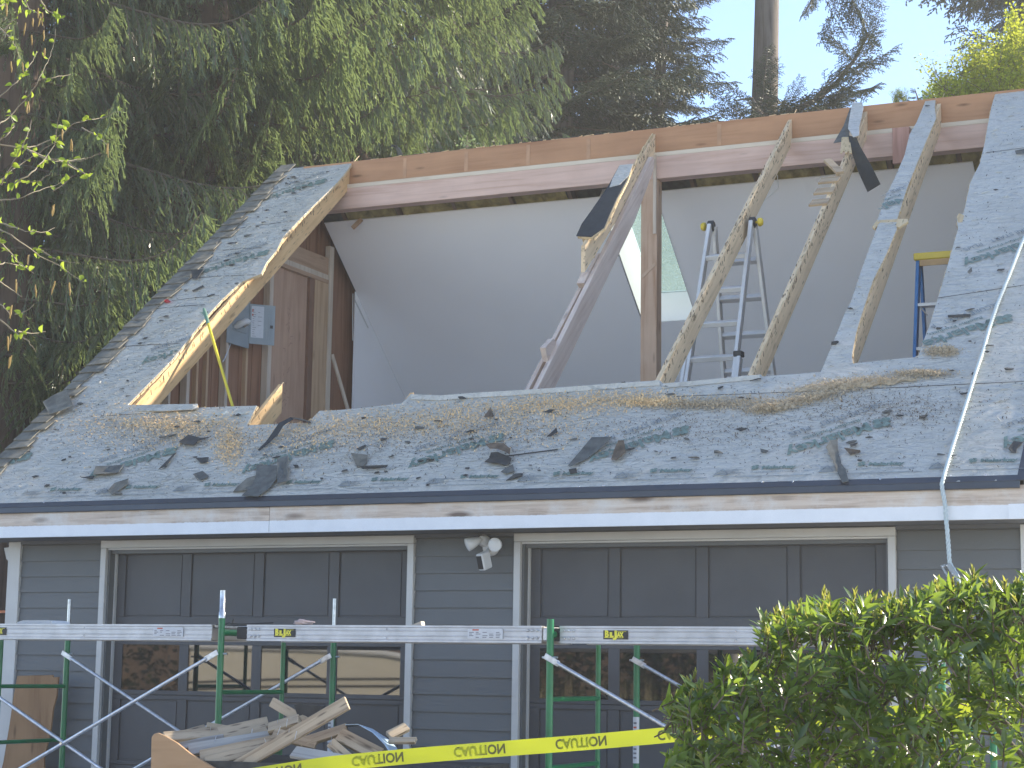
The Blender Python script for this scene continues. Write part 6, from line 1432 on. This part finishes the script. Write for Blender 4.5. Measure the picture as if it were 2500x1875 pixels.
for i in range(1000):
    px = rq2.uniform(1650, 2700); y0_ = outy(px); py = y0_+15+(2050-y0_)*rq2.random()**1.0; dp = BD+rq2.uniform(-.55, .55)
    shoot(deep(px, py, dp), (rq2.uniform(-.9, .9), rq2.uniform(-.8, .5), rq2.uniform(.1, 1.0)), rq2.randint(8, 12), .065, rq2.random() < .25)
leaves.sort(key=lambda l: (l[0]-CAM).length)
inview = [l for l in leaves if 1600 < pj_(l[0]) < 2520]
top300 = set(id(l) for l in inview[:300])
lo = MB()
for l in leaves:
    p, Rm, k_, y_ = l; me = rq2.choice(LY) if y_ else rq2.choice(LB)
    if id(l) in top300:
        o = bpy.data.objects.new('leaf', me); o.rotation_euler = Rm.to_euler(); o.scale = (k_,)*3; place(o, p, bush)
    else:
        lo.mat(1 if y_ else 0); lo.add([p+Rm@(v.co*k_) for v in me.vertices], [tuple(q.vertices) for q in me.polygons], True)
o = lo.build('leaves', [l_bush, l_young], bush); o['kind'] = 'stuff'
o = stems.build('stems', twig_m, bush); o['kind'] = 'stuff'
hb_ = V3(bush.location)
for pts in ([(1980, 1900), (2100, 1780), (2180, 1700), (2230, 1600)], [(2330, 1900), (2250, 1740), (2180, 1640), (2120, 1560)], [(2500, 1850), (2400, 1740), (2330, 1640), (2300, 1530)], [(1900, 1900), (1850, 1780), (1800, 1700)], [(2500, 1740), (2470, 1640), (2450, 1520)], [(2120, 1900), (2180, 1820), (2300, 1780), (2480, 1800)], [(2240, 1900), (2150, 1720), (2050, 1600), (1990, 1540)]):
    b = MB(); b.tube([deep(*p, BD+.1+.05*i) for i, p in enumerate(pts)], [.009, .007, .005, .003][:len(pts)], 7); b.build('branch', twig_m, bush)

# ================================================================== WHAT THE DOOR WINDOWS MIRROR (behind the camera)
cv_ = thing('camper_trailer', (-17.0, -3.0, 0), 'cream camper trailer mirrored in the windows of the left garage door', 'trailer')
b = MB(); b.prism([(-19.3, -3.0, .5), (-14.4, -3.0, .5), (-14.2, -3.0, 1.2), (-14.4, -3.0, 1.72), (-15.4, -3.0, 1.86), (-17, -3.0, 1.93), (-19.3, -3.0, 1.95)], (0, -2.2, 0)); b.build('body', m_cream, cv_)
for zz in (1.30, 1.42):
    b = MB(); b.tube([(-19.3, -2.985, zz-.08), (-17.5, -2.985, zz+.0), (-14.3, -2.985, zz+.06)], .016, 6); b.build('trim_line', m_black, cv_)
b = MB(); b.tube([(-14.4, -2.98, 1.74), (-15.4, -2.98, 1.88), (-17, -2.98, 1.95), (-19.3, -2.98, 1.97)], .05, 8); b.build('roof_edge', m_whitepl, cv_)
for xx in (-16.0, -17.6):
    b = MB(); b.lathe((xx, -3.1, .34), (0, 1, 0), [(.34, 0), (.34, .2), (.2, .22)], 20); b.build('wheel', m_black, cv_)
hd_ = MB(); rh = random.Random(3); gr = MB()
for k in range(16000):
    x = rh.uniform(-14.6, -4) if k % 4 else rh.uniform(-27, -19.5); yy = -5.5+rh.uniform(-.5, .5)-abs(rh.gauss(0, .6)); zz = rh.uniform(.2, 3.6) 
    p = V3((x, yy, zz)); d = V3((rh.uniform(-1, 1), rh.uniform(-.3, 1), rh.uniform(-.6, 1))).normalized()*rh.uniform(.10, .20); s_ = d.orthogonal().normalized()*.05; hd_.add([p, p+d*.5+s_, p+d, p+d*.5-s_], [(0, 1, 2, 3)])
for k in range(900):
    x = rh.uniform(-14, -5); p = V3((x, -4.9+rh.uniform(-.3, .2), .0)); t_2 = p+V3((rh.uniform(-.2, .2), rh.uniform(-.1, .1), rh.uniform(.9, 1.75))); gr.add([p+V3((-.015, 0, 0)), p+V3((.015, 0, 0)), t_2], [(0, 1, 2)])
fn_ = thing('backing_fence', (-15, -8.6, 0), 'dark board fence added as backing behind the hedge mirrored in the door windows', 'fence')  # added fence, keeps bright ground out of the mirrored hedge gaps
xx = -32.0
while xx < -1:
    b = MB(); b.bb((xx, -8.62, 0.05), (xx+.235, -8.60, 3.4+rh.uniform(-.04, .04))); b.build('board', w_rough, fn_); xx += .24
tag(hd_.build('hedge', l_hedge), 'sunlit hedge mirrored in the windows of the right garage door', 'hedge', kind='stuff')
tag(gr.build('dry_grass', l_straw), 'tall dry grass mirrored below the hedge in the right door windows', 'grass', kind='stuff')
for k, x in enumerate((-7.6, -9.2, -5.9)):
    b = MB(); b.tube([(x, -5.2, 0), (x+.1, -5.25, 3), (x, -5.3, 6)], [.16, .13, .1], 10); tt = thing('street_tree', (x, -5.2, 0), ('thickest', 'leftmost', 'rightmost')[k]+' of three dark tree trunks mirrored in the right door windows', 'tree', 'trunks before the hedge'); b.build('trunk', bark, tt)

# ================================================================== ADDED VOLUME IMITATING THE LENS VEIL
hz_ = bpy.data.materials.new('lens_veil'); hz_.use_nodes = True; n = hz_.node_tree; n.nodes.clear()
pv = n.nodes.new('ShaderNodeVolumePrincipled'); pv.inputs['Color'].default_value = (1.0, 0.97, 0.93, 1); pv.inputs['Density'].default_value = VEIL_DENSITY; pv.inputs['Anisotropy'].default_value = 0.2
ho = n.nodes.new('ShaderNodeOutputMaterial'); lk(n, pv.outputs[0], ho.inputs['Volume'])
b = MB(); b.bb((-76, -67, -1.0), (71, 58, 29.0)); o = b.build('veil_volume', hz_); tag(o, 'thin added volume imitating the lens veil over the whole place', 'veil_volume', kind='stuff')
